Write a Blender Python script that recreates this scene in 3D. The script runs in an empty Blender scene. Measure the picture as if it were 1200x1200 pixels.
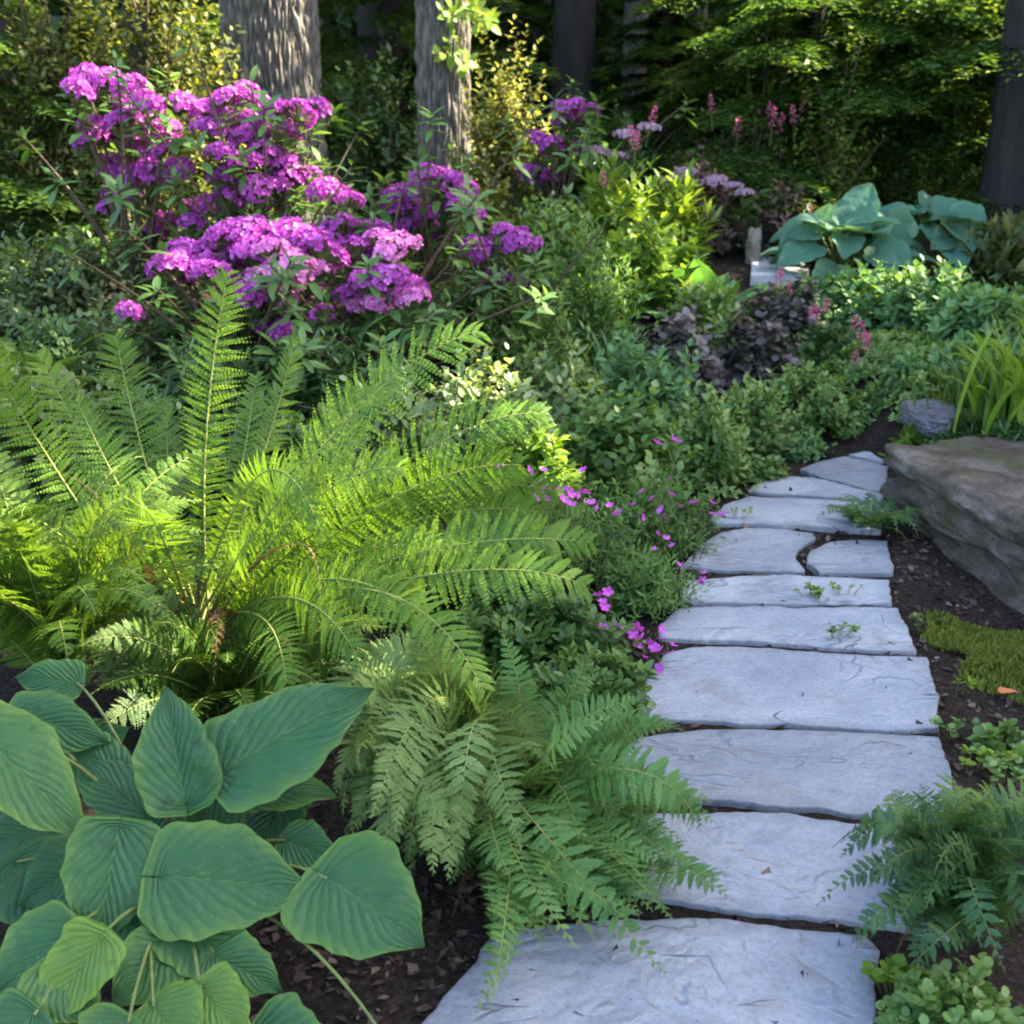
import bpy, math, random
import numpy as np
from mathutils import Vector, noise as mnoise

rad = math.radians
random.seed(7)
rng = np.random.default_rng(7)
scene = bpy.context.scene
COL = scene.collection

# ------------------------------------------------------------------ camera
CAM_H, PITCH, FOV = 1.55, 20.0, 45.0
cam_data = bpy.data.cameras.new("camera")
cam = bpy.data.objects.new("camera", cam_data)
COL.objects.link(cam)
cam.location = (0, 0, CAM_H)
cam.rotation_euler = (rad(90 - PITCH), 0, 0)
cam_data.sensor_width = 36
cam_data.angle = rad(FOV)
cam_data.clip_start = 0.05
cam_data.clip_end = 500
cam_data.dof.use_dof = True
cam_data.dof.focus_distance = 2.9
cam_data.dof.aperture_fstop = 5.6
scene.camera = cam

# ------------------------------------------------------------------ sky, sun, exposure
SUN_EL, SUN_AZ = 40.0, 12.0          # azimuth: degrees from +X towards +Y
sv = Vector((math.cos(rad(SUN_EL)) * math.cos(rad(SUN_AZ)), math.cos(rad(SUN_EL)) * math.sin(rad(SUN_AZ)), math.sin(rad(SUN_EL))))
SUN = np.array(sv)
world = bpy.data.worlds.new("World")
scene.world = world
world.use_nodes = True
wn = world.node_tree
bg = wn.nodes["Background"]
sky = wn.nodes.new("ShaderNodeTexSky")
sky.sky_type = 'NISHITA'
sky.sun_disc = False
sky.sun_elevation = rad(SUN_EL)
sky.sun_rotation = rad(90 - SUN_AZ)
sky.air_density = .8
sky.dust_density = 3.0
sky.ozone_density = 0.3
wn.links.new(sky.outputs[0], bg.inputs[0])
bg.inputs[1].default_value = 0.125
sun_data = bpy.data.lights.new("sun", 'SUN')
sun_data.energy = 5.0
sun_data.angle = rad(0.6)
sun_data.color = (1.0, 0.88, 0.68)
sun = bpy.data.objects.new("sun", sun_data)
COL.objects.link(sun)
sun.rotation_euler = sv.to_track_quat('Z', 'Y').to_euler()
sun.location = (8, 4, 9)
scene.view_settings.view_transform = 'Standard'
scene.view_settings.look = 'None'
scene.view_settings.gamma = 1.0
scene.view_settings.exposure = 3.3
scene.cycles.max_bounces = 7
scene.cycles.diffuse_bounces = 4
scene.cycles.transmission_bounces = 5
scene.cycles.transparent_max_bounces = 4
scene.cycles.use_denoising = True
scene.cycles.filter_width = 1.9

# ------------------------------------------------------------------ helpers: placement
FPX = 600 / math.tan(rad(FOV / 2))
_c, _s = math.cos(rad(PITCH)), math.sin(rad(PITCH))

def P(px, py, y):
    """the point of the garden that lies at distance y ahead, in the direction (px, py) of the 1200 px photograph"""
    dx, dy = (px - 600) / FPX, (600 - py) / FPX
    d = np.array([dx, _c + dy * _s, -_s + dy * _c])
    return np.array([0, 0, CAM_H]) + d * (y / d[1])

def sstep(a, b, x):
    t = np.clip((x - a) / (b - a), 0, 1)
    return t * t * (3 - 2 * t)

def path_x(y):
    return np.interp(y, [1.0, 1.8, 2.5, 3.5, 5.0, 7.0, 30], [.25, .32, .62, .80, 1.30, 1.6, 1.6])

def hf(x, y):
    x, y = np.asarray(x, float), np.asarray(y, float)
    base = .45 * sstep(4.8, 7.3, y) + .02 * np.maximum(0, y - 7.3)
    left = np.clip(path_x(y) - .5 - x, 0, 6)
    bank = .28 * (1 - np.exp(-left / 1.2)) * sstep(2.0, 3.4, y) * (1 - sstep(6.5, 9, y))
    b = np.sin(x * 7.3 + y * 3.1) * np.sin(y * 6.1 - x * 2.2) * .012 + np.sin(x * 17 + 1) * np.sin(y * 19 + x * 5) * .004
    off = sstep(.35, .7, np.abs(x - path_x(y)))
    joint = .034 * (1 - off) * sstep(1.2, 1.5, y) * (1 - sstep(5.2, 5.5, y))
    q = (x - 1.5) * .97 + (y - 3.8) * .23
    bed = .25 * sstep(.18, .48, q) * sstep(3.0, 3.4, y) * (1 - sstep(5.0, 6.6, y))
    return base + bank + bed + b * off + joint - .012

def G(px, py):
    """ground point seen at (px, py)"""
    lo = 0.8
    for y in np.arange(0.8, 30, .02):
        p = P(px, py, y)
        if p[2] <= hf(p[0], p[1]):
            return p
    return P(px, py, 30)

# ------------------------------------------------------------------ helpers: meshes
def norm(v):
    return v / (np.linalg.norm(v, axis=-1, keepdims=True) + 1e-9)

class MB:
    """collects vertices and faces; build() links them as one mesh object"""
    def __init__(s):
        s.V, s.F, s.T, s.U, s.n = [], [], [], [], 0

    def add(s, V, faces, tint=.5, uv=None, mi=0):
        V = np.asarray(V, float).reshape(-1, 3)
        for f in (faces if isinstance(faces, list) else [faces]):
            f = np.asarray(f, int)
            if f.size:
                s.F.append((f + s.n, mi))
        s.V.append(V)
        s.T.append(np.broadcast_to(np.asarray(tint, float), (len(V),)).copy())
        s.U.append(np.zeros((len(V), 2)) if uv is None else np.asarray(uv, float))
        s.n += len(V)

    def mesh(s, name, mats, smooth=True):
        me = bpy.data.meshes.new(name)
        V = np.concatenate(s.V)
        me.vertices.add(len(V))
        me.vertices.foreach_set("co", V.astype(np.float32).ravel())
        loops = np.concatenate([f.ravel() for f, _ in s.F])
        tot = np.concatenate([np.full(len(f), f.shape[1]) for f, _ in s.F])
        mi = np.concatenate([np.full(len(f), m) for f, m in s.F])
        st = np.concatenate([[0], np.cumsum(tot)[:-1]])
        me.loops.add(len(loops))
        me.loops.foreach_set("vertex_index", loops.astype(np.int32))
        me.polygons.add(len(tot))
        me.polygons.foreach_set("loop_start", st.astype(np.int32))
        me.polygons.foreach_set("material_index", mi.astype(np.int32))
        me.polygons.foreach_set("use_smooth", np.full(len(tot), smooth))
        me.update(calc_edges=True)
        a = me.attributes.new("tint", 'FLOAT', 'POINT')
        a.data.foreach_set("value", np.concatenate(s.T).astype(np.float32))
        a = me.attributes.new("leafuv", 'FLOAT2', 'POINT')
        a.data.foreach_set("vector", np.concatenate(s.U).astype(np.float32).ravel())
        for m in (mats if isinstance(mats, (list, tuple)) else [mats]):
            me.materials.append(m)
        return me

    def build(s, name, mats, parent=None, smooth=True):
        return link(name, s.mesh(name, mats, smooth), parent)

def link(name, me, parent=None):
    o = bpy.data.objects.new(name, me)
    COL.objects.link(o)
    if parent is not None:
        o.parent = parent
        o.matrix_parent_inverse = parent.matrix_basis.inverted()
    return o

def tag(o, label=None, cat=None, group=None, kind=None):
    if label: o["label"] = label
    if cat: o["category"] = cat
    if group: o["group"] = group
    if kind: o["kind"] = kind
    return o

def thing(name, label, cat, loc, group=None):
    o = bpy.data.objects.new(name, None)
    COL.objects.link(o)
    o.empty_display_size = .1
    o.location = [float(v) for v in loc]
    return tag(o, label, cat, group)

def frames(d, n):
    Y = norm(d)
    X = norm(np.cross(Y, n))
    Z = np.cross(X, Y)
    return np.stack([X, Y, Z], axis=-1)          # columns

def scatter(mb, tpl, pos, d, n, size, tint, mi=0, width=None):
    """copies of a small template (V, faces) at pos, its y axis along d, its z axis near n"""
    TV, TF = tpl
    N, k = len(pos), len(TV)
    if N == 0: return
    M = frames(d, n)
    size = np.broadcast_to(size, (N,))
    S = np.stack([size if width is None else size * width, size, size], -1)
    V = np.einsum('nij,nkj->nki', M, TV[None] * S[:, None, :]) + pos[:, None, :]
    off = (np.arange(N) * k)[:, None, None]
    faces = [(f[None] + off).reshape(-1, f.shape[1]) for f in TF]
    mb.add(V.reshape(-1, 3), faces, np.repeat(np.broadcast_to(tint, (N,)), k), None, mi)

def leaf_tpl(w=.5, fold=.12, curl=.15, rows=((.18, .6), (.42, 1), (.72, .72))):
    V, quads, tris = [(0, 0, 0)], [], []
    for t, a in rows:
        z = -curl * t * t
        V += [(-w / 2 * a, t, z + fold * a * w), (0, t, z), (w / 2 * a, t, z + fold * a * w)]
    V.append((0, 1, -curl))
    k = len(rows)
    tris += [(0, 2, 1), (0, 3, 2)]
    for i in range(k - 1):
        a, b = 1 + 3 * i, 4 + 3 * i
        quads += [(a, a + 1, b + 1, b), (a + 1, a + 2, b + 2, b + 1)]
    a, e = 1 + 3 * (k - 1), len(V) - 1
    tris += [(a, a + 1, e), (a + 1, a + 2, e)]
    return np.array(V, float), [np.array(quads, int).reshape(-1, 4), np.array(tris, int)]

OVATE = leaf_tpl(.55)
ROUND = leaf_tpl(.85, .08, .1, ((.12, .62), (.45, 1), (.8, .75)))
LANCE = leaf_tpl(.27, .15, .25, ((.2, .7), (.5, 1), (.8, .55)))
WIDE = leaf_tpl(.68, .1, .2, ((.15, .75), (.4, 1), (.7, .68)))
FAR = leaf_tpl(.6, .1, .15, ((.45, 1),))
FAR = (FAR[0], [f for f in FAR[1] if len(f)])
KITE = (np.array([(0, 0, 0), (-.5, .45, .04), (0, 1, -.05), (.5, .45, .04)], float), [np.array([(0, 3, 2, 1)])])

def tubes(mb, A, B, Cc, r0, r1, seg=6, sides=5, tint=.5, mi=0):
    """quadratic tubes A -> B with control point Cc (arrays n x 3)"""
    A, B, Cc = (np.atleast_2d(np.asarray(v, float)) for v in (A, B, Cc))
    n = len(A)
    t = np.linspace(0, 1, seg + 1)[None, :, None]
    pts = (1 - t) ** 2 * A[:, None] + 2 * t * (1 - t) * Cc[:, None] + t * t * B[:, None]
    tg = norm(np.gradient(pts, axis=1))
    ref = np.where(np.abs(tg[..., 2:3]) > .9, np.array([1., 0, 0]), np.array([0, 0, 1.]))
    X = norm(np.cross(tg, ref))
    Y = np.cross(tg, X)
    r = (np.reshape(r0, (-1, 1)) * (1 - t[..., 0]) + np.reshape(r1, (-1, 1)) * t[..., 0])
    r = np.broadcast_to(r, (n, seg + 1))
    a = np.arange(sides) * 2 * math.pi / sides
    V = pts[:, :, None] + r[:, :, None, None] * (np.cos(a)[None, None, :, None] * X[:, :, None] + np.sin(a)[None, None, :, None] * Y[:, :, None])
    i, j = np.meshgrid(np.arange(seg), np.arange(sides), indexing='ij')
    q = np.stack([i * sides + j, i * sides + (j + 1) % sides, (i + 1) * sides + (j + 1) % sides, (i + 1) * sides + j], -1).reshape(-1, 4)
    q = (q[None] + (np.arange(n) * (seg + 1) * sides)[:, None, None]).reshape(-1, 4)
    tt = np.repeat(np.broadcast_to(tint, (n,)), (seg + 1) * sides)
    mb.add(V.reshape(-1, 3), q, tt, None, mi)

def rdir(n, r=None):
    return norm((r or rng).normal(size=(n, 3)))

# ------------------------------------------------------------------ helpers: materials
def nodes(name):
    m = bpy.data.materials.new(name)
    m.use_nodes = True
    nt = m.node_tree
    return m, nt, nt.nodes, nt.links, nt.nodes["Principled BSDF"], nt.nodes["Material Output"]

def ramp(nd, stops, interp='LINEAR'):
    r = nd.new("ShaderNodeValToRGB")
    r.color_ramp.interpolation = interp
    e = r.color_ramp.elements
    while len(e) < len(stops): e.new(.5)
    for el, (p, c) in zip(e, stops):
        el.position = p
        el.color = (*c, 1)
    return r

def noise_tex(nd, lk, vec, scale, detail=4, rough=.55, dist=0):
    t = nd.new("ShaderNodeTexNoise")
    t.inputs["Scale"].default_value = scale
    t.inputs["Detail"].default_value = detail
    t.inputs["Roughness"].default_value = rough
    t.inputs["Distortion"].default_value = dist
    if vec is not None: lk.new(vec, t.inputs["Vector"])
    return t

def math_n(nd, lk, op, a, b=None, c=None, clamp=False):
    m = nd.new("ShaderNodeMath")
    m.operation = op
    m.use_clamp = clamp
    for i, v in enumerate((a, b, c)):
        if v is None: continue
        if isinstance(v, (int, float)): m.inputs[i].default_value = v
        else: lk.new(v, m.inputs[i])
    return m.outputs[0]

def mix_c(nd, lk, fac, a, b, mode='MIX'):
    m = nd.new("ShaderNodeMix")
    m.data_type = 'RGBA'
    m.blend_type = mode
    for s, v in ((m.inputs[0], fac), (m.inputs[6], a), (m.inputs[7], b)):
        if isinstance(v, (int, float)): s.default_value = v
        elif isinstance(v, tuple): s.default_value = (*v, 1)
        else: lk.new(v, s)
    return m.outputs[2]

def leaf_mat(name, lo, mid, hi, trans=.35, rough=.45, spec=.35, tcol=None, nscale=9.0):
    """green tissue: colour by leaf (tint attribute) and by clump (noise), part of the light passes through"""
    m, nt, nd, lk, bs, out = nodes(name)
    at = nd.new("ShaderNodeAttribute"); at.attribute_name = "tint"
    geo = nd.new("ShaderNodeNewGeometry")
    ns = noise_tex(nd, lk, geo.outputs["Position"], nscale, 3)
    f = math_n(nd, lk, 'MULTIPLY_ADD', ns.outputs[0], .7, -.35)
    f = math_n(nd, lk, 'ADD', f, at.outputs["Fac"], clamp=True)
    r = ramp(nd, [(0, lo), (.5, mid), (1, hi)])
    lk.new(f, r.inputs[0])
    lk.new(r.outputs[0], bs.inputs["Base Color"])
    bs.inputs["Roughness"].default_value = rough
    bs.inputs["Specular IOR Level"].default_value = spec
    tr = nd.new("ShaderNodeBsdfTranslucent")
    tc = mix_c(nd, lk, 1.0, r.outputs[0], tcol or (1.5, 1.35, .5), 'MULTIPLY')
    lk.new(tc, tr.inputs[0])
    mx = nd.new("ShaderNodeMixShader")
    mx.inputs[0].default_value = trans
    lk.new(bs.outputs[0], mx.inputs[1]); lk.new(tr.outputs[0], mx.inputs[2])
    lk.new(mx.outputs[0], out.inputs["Surface"])
    return m

def plain_mat(name, a, b, scale=12, rough=.8, bump=.3, bscale=60, stretch=(1, 1, 1), spec=.3):
    m, nt, nd, lk, bs, out = nodes(name)
    tc = nd.new("ShaderNodeTexCoord")
    mp = nd.new("ShaderNodeMapping"); mp.inputs["Scale"].default_value = stretch
    lk.new(tc.outputs["Object"], mp.inputs[0])
    n1 = noise_tex(nd, lk, mp.outputs[0], scale, 6, .6)
    r = ramp(nd, [(.3, a), (.7, b)])
    lk.new(n1.outputs[0], r.inputs[0])
    lk.new(r.outputs[0], bs.inputs["Base Color"])
    bs.inputs["Roughness"].default_value = rough
    bs.inputs["Specular IOR Level"].default_value = spec
    n2 = noise_tex(nd, lk, mp.outputs[0], bscale, 5, .65)
    bp = nd.new("ShaderNodeBump"); bp.inputs["Strength"].default_value = bump; bp.inputs["Distance"].default_value = .02
    lk.new(n2.outputs[0], bp.inputs["Height"]); lk.new(bp.outputs[0], bs.inputs["Normal"])
    return m

M = {}
# leaves of the different plants
M['ostrich'] = leaf_mat("ostrich_fern_green", (.045, .105, .016), (.10, .20, .025), (.17, .27, .035), .48, .5, .25)
M['feather'] = leaf_mat("feathery_fern_green", (.035, .075, .012), (.075, .15, .02), (.14, .22, .03), .42, .5, .25)
M['lady'] = leaf_mat("lady_fern_green", (.06, .14, .04), (.10, .21, .06), (.16, .28, .08), .38, .55, .22)
M['soft'] = leaf_mat("soft_fern_green", (.08, .14, .04), (.13, .21, .06), (.19, .28, .09), .38, .55, .22)
M['bluefern'] = leaf_mat("blue_green_fern", (.03, .085, .035), (.055, .135, .042), (.14, .22, .04), .35, .5, .3)
M['fineleaf'] = leaf_mat("fine_light_green", (.05, .12, .03), (.09, .19, .045), (.16, .27, .06), .38, .5, .3)
M['glossy'] = leaf_mat("glossy_mid_green", (.04, .10, .025), (.08, .165, .04), (.14, .24, .06), .34, .38, .4)
M['cover'] = leaf_mat("ground_cover_green", (.06, .13, .03), (.125, .23, .055), (.26, .35, .11), .36, .42, .4)
M['pale'] = leaf_mat("pale_variegated_green", (.07, .14, .045), (.16, .24, .09), (.38, .43, .22), .33, .45, .35)
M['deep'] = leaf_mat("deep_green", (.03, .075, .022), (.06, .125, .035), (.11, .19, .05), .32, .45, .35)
M['lime'] = leaf_mat("lime_green", (.09, .18, .02), (.15, .26, .03), (.25, .34, .05), .42, .45, .3)
M['olive'] = leaf_mat("olive_shrub_green", (.04, .06, .015), (.09, .115, .025), (.20, .22, .05), .38, .5, .3)
M['yellow'] = leaf_mat("yellow_green_shrub", (.10, .13, .025), (.20, .22, .05), (.36, .36, .11), .40, .5, .3)
M['grey'] = leaf_mat("grey_green_shrub", (.05, .08, .03), (.09, .13, .05), (.20, .22, .09), .33, .5, .3)
M['purple'] = leaf_mat("purple_bronze_leaf", (.04, .045, .03), (.09, .075, .065), (.19, .17, .165), .22, .42, .4, (1.2, .8, .8))
M['bronze'] = leaf_mat("bronze_shrub_leaf", (.06, .05, .03), (.12, .09, .06), (.22, .13, .12), .3, .5, .3, (1.3, .9, .7))
M['mint'] = leaf_mat("mint_mound_green", (.06, .15, .05), (.11, .23, .08), (.19, .33, .12), .35, .45, .35)
M['hemlock'] = leaf_mat("hemlock_green", (.03, .075, .014), (.07, .14, .026), (.20, .26, .04), .42, .55, .25)
M['woods'] = leaf_mat("woodland_leaf", (.03, .065, .02), (.065, .125, .03), (.15, .20, .05), .3, .5, .3)
M['sapling'] = leaf_mat("sapling_yellow_green", (.05, .10, .02), (.11, .19, .03), (.27, .31, .06), .48, .5, .25)
M['moss'] = leaf_mat("moss_green", (.09, .12, .022), (.14, .185, .03), (.22, .26, .05), .3, .7, .15)
# petals
PT = (1.2, .8, 1.25)
M['petal'] = leaf_mat("purple_petal", (.24, .03, .22), (.41, .062, .37), (.60, .17, .54), .3, .5, .25, PT)
M['petal_sun'] = leaf_mat("sunpaled_purple_petal", (.46, .08, .36), (.64, .20, .48), (.78, .40, .62), .3, .5, .25, PT)  # paler copy of the purple petal, sunlight put into its colour
M['geranium'] = leaf_mat("magenta_petal", (.48, .05, .42), (.60, .10, .55), (.70, .22, .66), .3, .5, .25, PT)
M['rose'] = leaf_mat("rose_petal", (.45, .06, .16), (.58, .14, .26), (.70, .30, .40), .3, .5, .25, PT)
M['lavender'] = leaf_mat("lavender_petal", (.30, .20, .28), (.42, .30, .38), (.52, .42, .46), .3, .5, .25, PT)
# stems, bark, stone, soil
M['stem'] = plain_mat("green_stem", (.07, .10, .025), (.13, .16, .04), 20, .6)
M['dead'] = leaf_mat("dead_brown_frond", (.05, .03, .015), (.13, .08, .035), (.24, .16, .07), .25, .8, .1, (1.2, 1, .7))
M['rachis'] = plain_mat("fern_stalk", (.14, .17, .03), (.26, .27, .07), 20, .55)
M['twig'] = plain_mat("brown_twig", (.05, .035, .02), (.12, .085, .05), 20, .85)
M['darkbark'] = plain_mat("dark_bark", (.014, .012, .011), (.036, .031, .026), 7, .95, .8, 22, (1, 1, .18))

# ------------------------------------------------------------------ bark, stone, soil, broad leaf
def bark_mat():
    m, nt, nd, lk, bs, out = nodes("furrowed_bark")
    tc = nd.new("ShaderNodeTexCoord")
    mp = nd.new("ShaderNodeMapping"); mp.inputs["Scale"].default_value = (1, 1, .26)
    lk.new(tc.outputs["Object"], mp.inputs[0])
    at = nd.new("ShaderNodeAttribute"); at.attribute_name = "tint"
    n1 = noise_tex(nd, lk, mp.outputs[0], 26, 6, .6, .6)
    n3 = noise_tex(nd, lk, tc.outputs["Object"], 3, 3)
    f = math_n(nd, lk, 'MULTIPLY_ADD', n1.outputs[0], .5, -.22)
    f = math_n(nd, lk, 'ADD', f, at.outputs["Fac"], clamp=True)
    r = ramp(nd, [(0, (.014, .011, .009)), (.40, (.085, .073, .062)), (.8, (.21, .185, .155))])
    lk.new(f, r.inputs[0])
    gr = math_n(nd, lk, 'MULTIPLY', math_n(nd, lk, 'SUBTRACT', n3.outputs[0], .45, clamp=True), 1.6, clamp=True)
    c = mix_c(nd, lk, gr, r.outputs[0], (.085, .095, .06))
    lk.new(c, bs.inputs["Base Color"])
    bs.inputs["Roughness"].default_value = .9
    bs.inputs["Specular IOR Level"].default_value = .2
    n2 = noise_tex(nd, lk, mp.outputs[0], 70, 5, .7)
    bp = nd.new("ShaderNodeBump"); bp.inputs["Strength"].default_value = .7; bp.inputs["Distance"].default_value = .012
    lk.new(n2.outputs[0], bp.inputs["Height"]); lk.new(bp.outputs[0], bs.inputs["Normal"])
    return m

def slate_mat():
    m, nt, nd, lk, bs, out = nodes("bluestone_slate")
    tc = nd.new("ShaderNodeTexCoord")
    oi = nd.new("ShaderNodeObjectInfo")
    geo = nd.new("ShaderNodeNewGeometry")
    ad = nd.new("ShaderNodeVectorMath"); ad.operation = 'ADD'
    sc = nd.new("ShaderNodeVectorMath"); sc.operation = 'SCALE'
    lk.new(oi.outputs["Random"], sc.inputs[0]); sc.inputs["Scale"].default_value = 40
    lk.new(tc.outputs["Object"], ad.inputs[0]); lk.new(sc.outputs[0], ad.inputs[1])
    v = ad.outputs[0]
    n1 = noise_tex(nd, lk, v, 2.6, 7, .68, .3)
    r = ramp(nd, [(.25, (.175, .192, .225)), (.48, (.255, .273, .307)), (.62, (.31, .323, .345)), (.78, (.37, .37, .372))])
    lk.new(n1.outputs[0], r.inputs[0])
    tone = math_n(nd, lk, 'MULTIPLY_ADD', oi.outputs["Random"], .46, .76)
    hs = nd.new("ShaderNodeHueSaturation"); lk.new(r.outputs[0], hs.inputs["Color"]); lk.new(tone, hs.inputs["Value"])
    n4 = noise_tex(nd, lk, v, 95, 4, .7)
    sp = ramp(nd, [(.34, (.6, .6, .6)), (.5, (1, 1, 1)), (.66, (1.12, 1.12, 1.1))])
    lk.new(n4.outputs[0], sp.inputs[0])
    c = mix_c(nd, lk, .55, hs.outputs[0], sp.outputs[0], 'MULTIPLY')
    # rusty and dirty stains
    n5 = noise_tex(nd, lk, v, 5.5, 5, .65)
    st = ramp(nd, [(.57, (0, 0, 0)), (.75, (1, 1, 1))])
    lk.new(n5.outputs[0], st.inputs[0])
    c = mix_c(nd, lk, math_n(nd, lk, 'MULTIPLY', st.outputs[0], .75), c, (.17, .15, .125))
    # dirt near the rim (tint attribute holds the distance to it)
    at = nd.new("ShaderNodeAttribute"); at.attribute_name = "tint"
    n6 = noise_tex(nd, lk, v, 22, 4, .6)
    e = math_n(nd, lk, 'MULTIPLY_ADD', n6.outputs[0], .55, -.28)
    e = math_n(nd, lk, 'SUBTRACT', math_n(nd, lk, 'SUBTRACT', .17, at.outputs["Fac"]), e)
    e = math_n(nd, lk, 'MULTIPLY', e, 2.6, clamp=True)
    c = mix_c(nd, lk, math_n(nd, lk, 'MULTIPLY', e, .55), c, (.085, .08, .075))
    # thin open clefts
    mpc = nd.new("ShaderNodeMapping"); mpc.inputs["Scale"].default_value = (.5, 2.4, 1); mpc.inputs["Rotation"].default_value = (0, 0, -.38)
    lk.new(v, mpc.inputs[0])
    nc = noise_tex(nd, lk, mpc.outputs[0], 2.2, 3, .5, .2)
    lm = noise_tex(nd, lk, v, 4.2, 2)
    cl = math_n(nd, lk, 'ABSOLUTE', math_n(nd, lk, 'SUBTRACT', nc.outputs[0], .5))
    cl = math_n(nd, lk, 'SUBTRACT', 1, math_n(nd, lk, 'MULTIPLY', cl, 130), clamp=True)
    cl = math_n(nd, lk, 'MULTIPLY', cl, math_n(nd, lk, 'MULTIPLY', math_n(nd, lk, 'SUBTRACT', lm.outputs[0], .56, clamp=True), 9, clamp=True))
    c = mix_c(nd, lk, math_n(nd, lk, 'MULTIPLY', cl, .8), c, (.05, .055, .065))
    lk.new(c, bs.inputs["Base Color"])
    bs.inputs["Roughness"].default_value = .62
    bs.inputs["Specular IOR Level"].default_value = .35
    # cleft layers: terraced noise, drawn out along one direction
    mp = nd.new("ShaderNodeMapping"); mp.inputs["Scale"].default_value = (1.2, 1.9, 1); mp.inputs["Rotation"].default_value = (0, 0, .5)
    lk.new(v, mp.inputs[0])
    n2 = noise_tex(nd, lk, mp.outputs[0], 2.1, 4, .5, .5)
    lv = math_n(nd, lk, 'MULTIPLY', n2.outputs[0], 9)
    fr = math_n(nd, lk, 'FRACT', lv)
    mr = nd.new("ShaderNodeMapRange"); mr.interpolation_type = 'SMOOTHSTEP'
    mr.inputs[1].default_value = .36; mr.inputs[2].default_value = .64
    lk.new(fr, mr.inputs[0])
    ter = math_n(nd, lk, 'ADD', math_n(nd, lk, 'FLOOR', lv), mr.outputs[0])
    # only some of the layers have broken away
    pm = ramp(nd, [(.45, (0, 0, 0)), (.62, (1, 1, 1))])
    lk.new(noise_tex(nd, lk, v, 2.4, 2, .5).outputs[0], pm.inputs[0])
    ter = math_n(nd, lk, 'MULTIPLY', math_n(nd, lk, 'MULTIPLY', math_n(nd, lk, 'SUBTRACT', ter, lv), pm.outputs[0]), .21)
    n3 = noise_tex(nd, lk, v, 38, 6, .65)
    n7 = noise_tex(nd, lk, mp.outputs[0], 5, 4, .6)
    h = math_n(nd, lk, 'MULTIPLY_ADD', n3.outputs[0], .06, math_n(nd, lk, 'MULTIPLY', ter, 1.0))
    h = math_n(nd, lk, 'MULTIPLY_ADD', n7.outputs[0], .16, h)
    h = math_n(nd, lk, 'MULTIPLY_ADD', cl, -.12, h)
    bp = nd.new("ShaderNodeBump"); bp.inputs["Strength"].default_value = .85; bp.inputs["Distance"].default_value = .07
    lk.new(h, bp.inputs["Height"]); lk.new(bp.outputs[0], bs.inputs["Normal"])
    return m

def rock_mat(name, a, b, c, mossy=.5):
    m, nt, nd, lk, bs, out = nodes(name)
    tc = nd.new("ShaderNodeTexCoord")
    geo = nd.new("ShaderNodeNewGeometry")
    v = tc.outputs["Object"]
    mp = nd.new("ShaderNodeMapping"); mp.inputs["Scale"].default_value = (1, 1, 3.0); mp.inputs["Rotation"].default_value = (.12, .2, .3)
    lk.new(v, mp.inputs[0])
    n1 = noise_tex(nd, lk, mp.outputs[0], 6, 8, .65, .8)
    r = ramp(nd, [(.3, a), (.52, b), (.72, c)])
    lk.new(n1.outputs[0], r.inputs[0])
    n2 = noise_tex(nd, lk, v, 4.5, 5, .6)
    mr = ramp(nd, [(.48, (0, 0, 0)), (.62, (1, 1, 1))])
    lk.new(n2.outputs[0], mr.inputs[0])
    col = mix_c(nd, lk, math_n(nd, lk, 'MULTIPLY', mr.outputs[0], mossy), r.outputs[0], (.085, .085, .025))
    n3 = noise_tex(nd, lk, v, 85, 6, .75)
    sp = ramp(nd, [(.3, (.5, .5, .5)), (.55, (1.1, 1.1, 1.1))])
    lk.new(n3.outputs[0], sp.inputs[0])
    col = mix_c(nd, lk, .7, col, sp.outputs[0], 'MULTIPLY')
    lk.new(col, bs.inputs["Base Color"])
    bs.inputs["Roughness"].default_value = .85
    bs.inputs["Specular IOR Level"].default_value = .25
    h = math_n(nd, lk, 'MULTIPLY_ADD', n3.outputs[0], .6, n1.outputs[0])
    bp = nd.new("ShaderNodeBump"); bp.inputs["Strength"].default_value = .8; bp.inputs["Distance"].default_value = .04
    lk.new(h, bp.inputs["Height"]); lk.new(bp.outputs[0], bs.inputs["Normal"])
    return m

def soil_mat():
    m, nt, nd, lk, bs, out = nodes("mulch_soil")
    geo = nd.new("ShaderNodeNewGeometry")
    v = geo.outputs["Position"]
    n1 = noise_tex(nd, lk, v, 70, 6, .7)
    r = ramp(nd, [(.3, (.012, .009, .007)), (.5, (.035, .025, .019)), (.66, (.075, .055, .042)), (.8, (.13, .10, .08))])
    lk.new(n1.outputs[0], r.inputs[0])
    n2 = noise_tex(nd, lk, v, 5, 4, .6)
    t = ramp(nd, [(.3, (.7, .7, .7)), (.7, (1.2, 1.15, 1.1))])
    lk.new(n2.outputs[0], t.inputs[0])
    c = mix_c(nd, lk, 1.0, r.outputs[0], t.outputs[0], 'MULTIPLY')
    lk.new(c, bs.inputs["Base Color"])
    bs.inputs["Roughness"].default_value = .95
    bs.inputs["Specular IOR Level"].default_value = .15
    n3 = noise_tex(nd, lk, v, 110, 5, .7)
    bp = nd.new("ShaderNodeBump"); bp.inputs["Strength"].default_value = 1; bp.inputs["Distance"].default_value = .02
    lk.new(n3.outputs[0], bp.inputs["Height"]); lk.new(bp.outputs[0], bs.inputs["Normal"])
    return m

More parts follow.
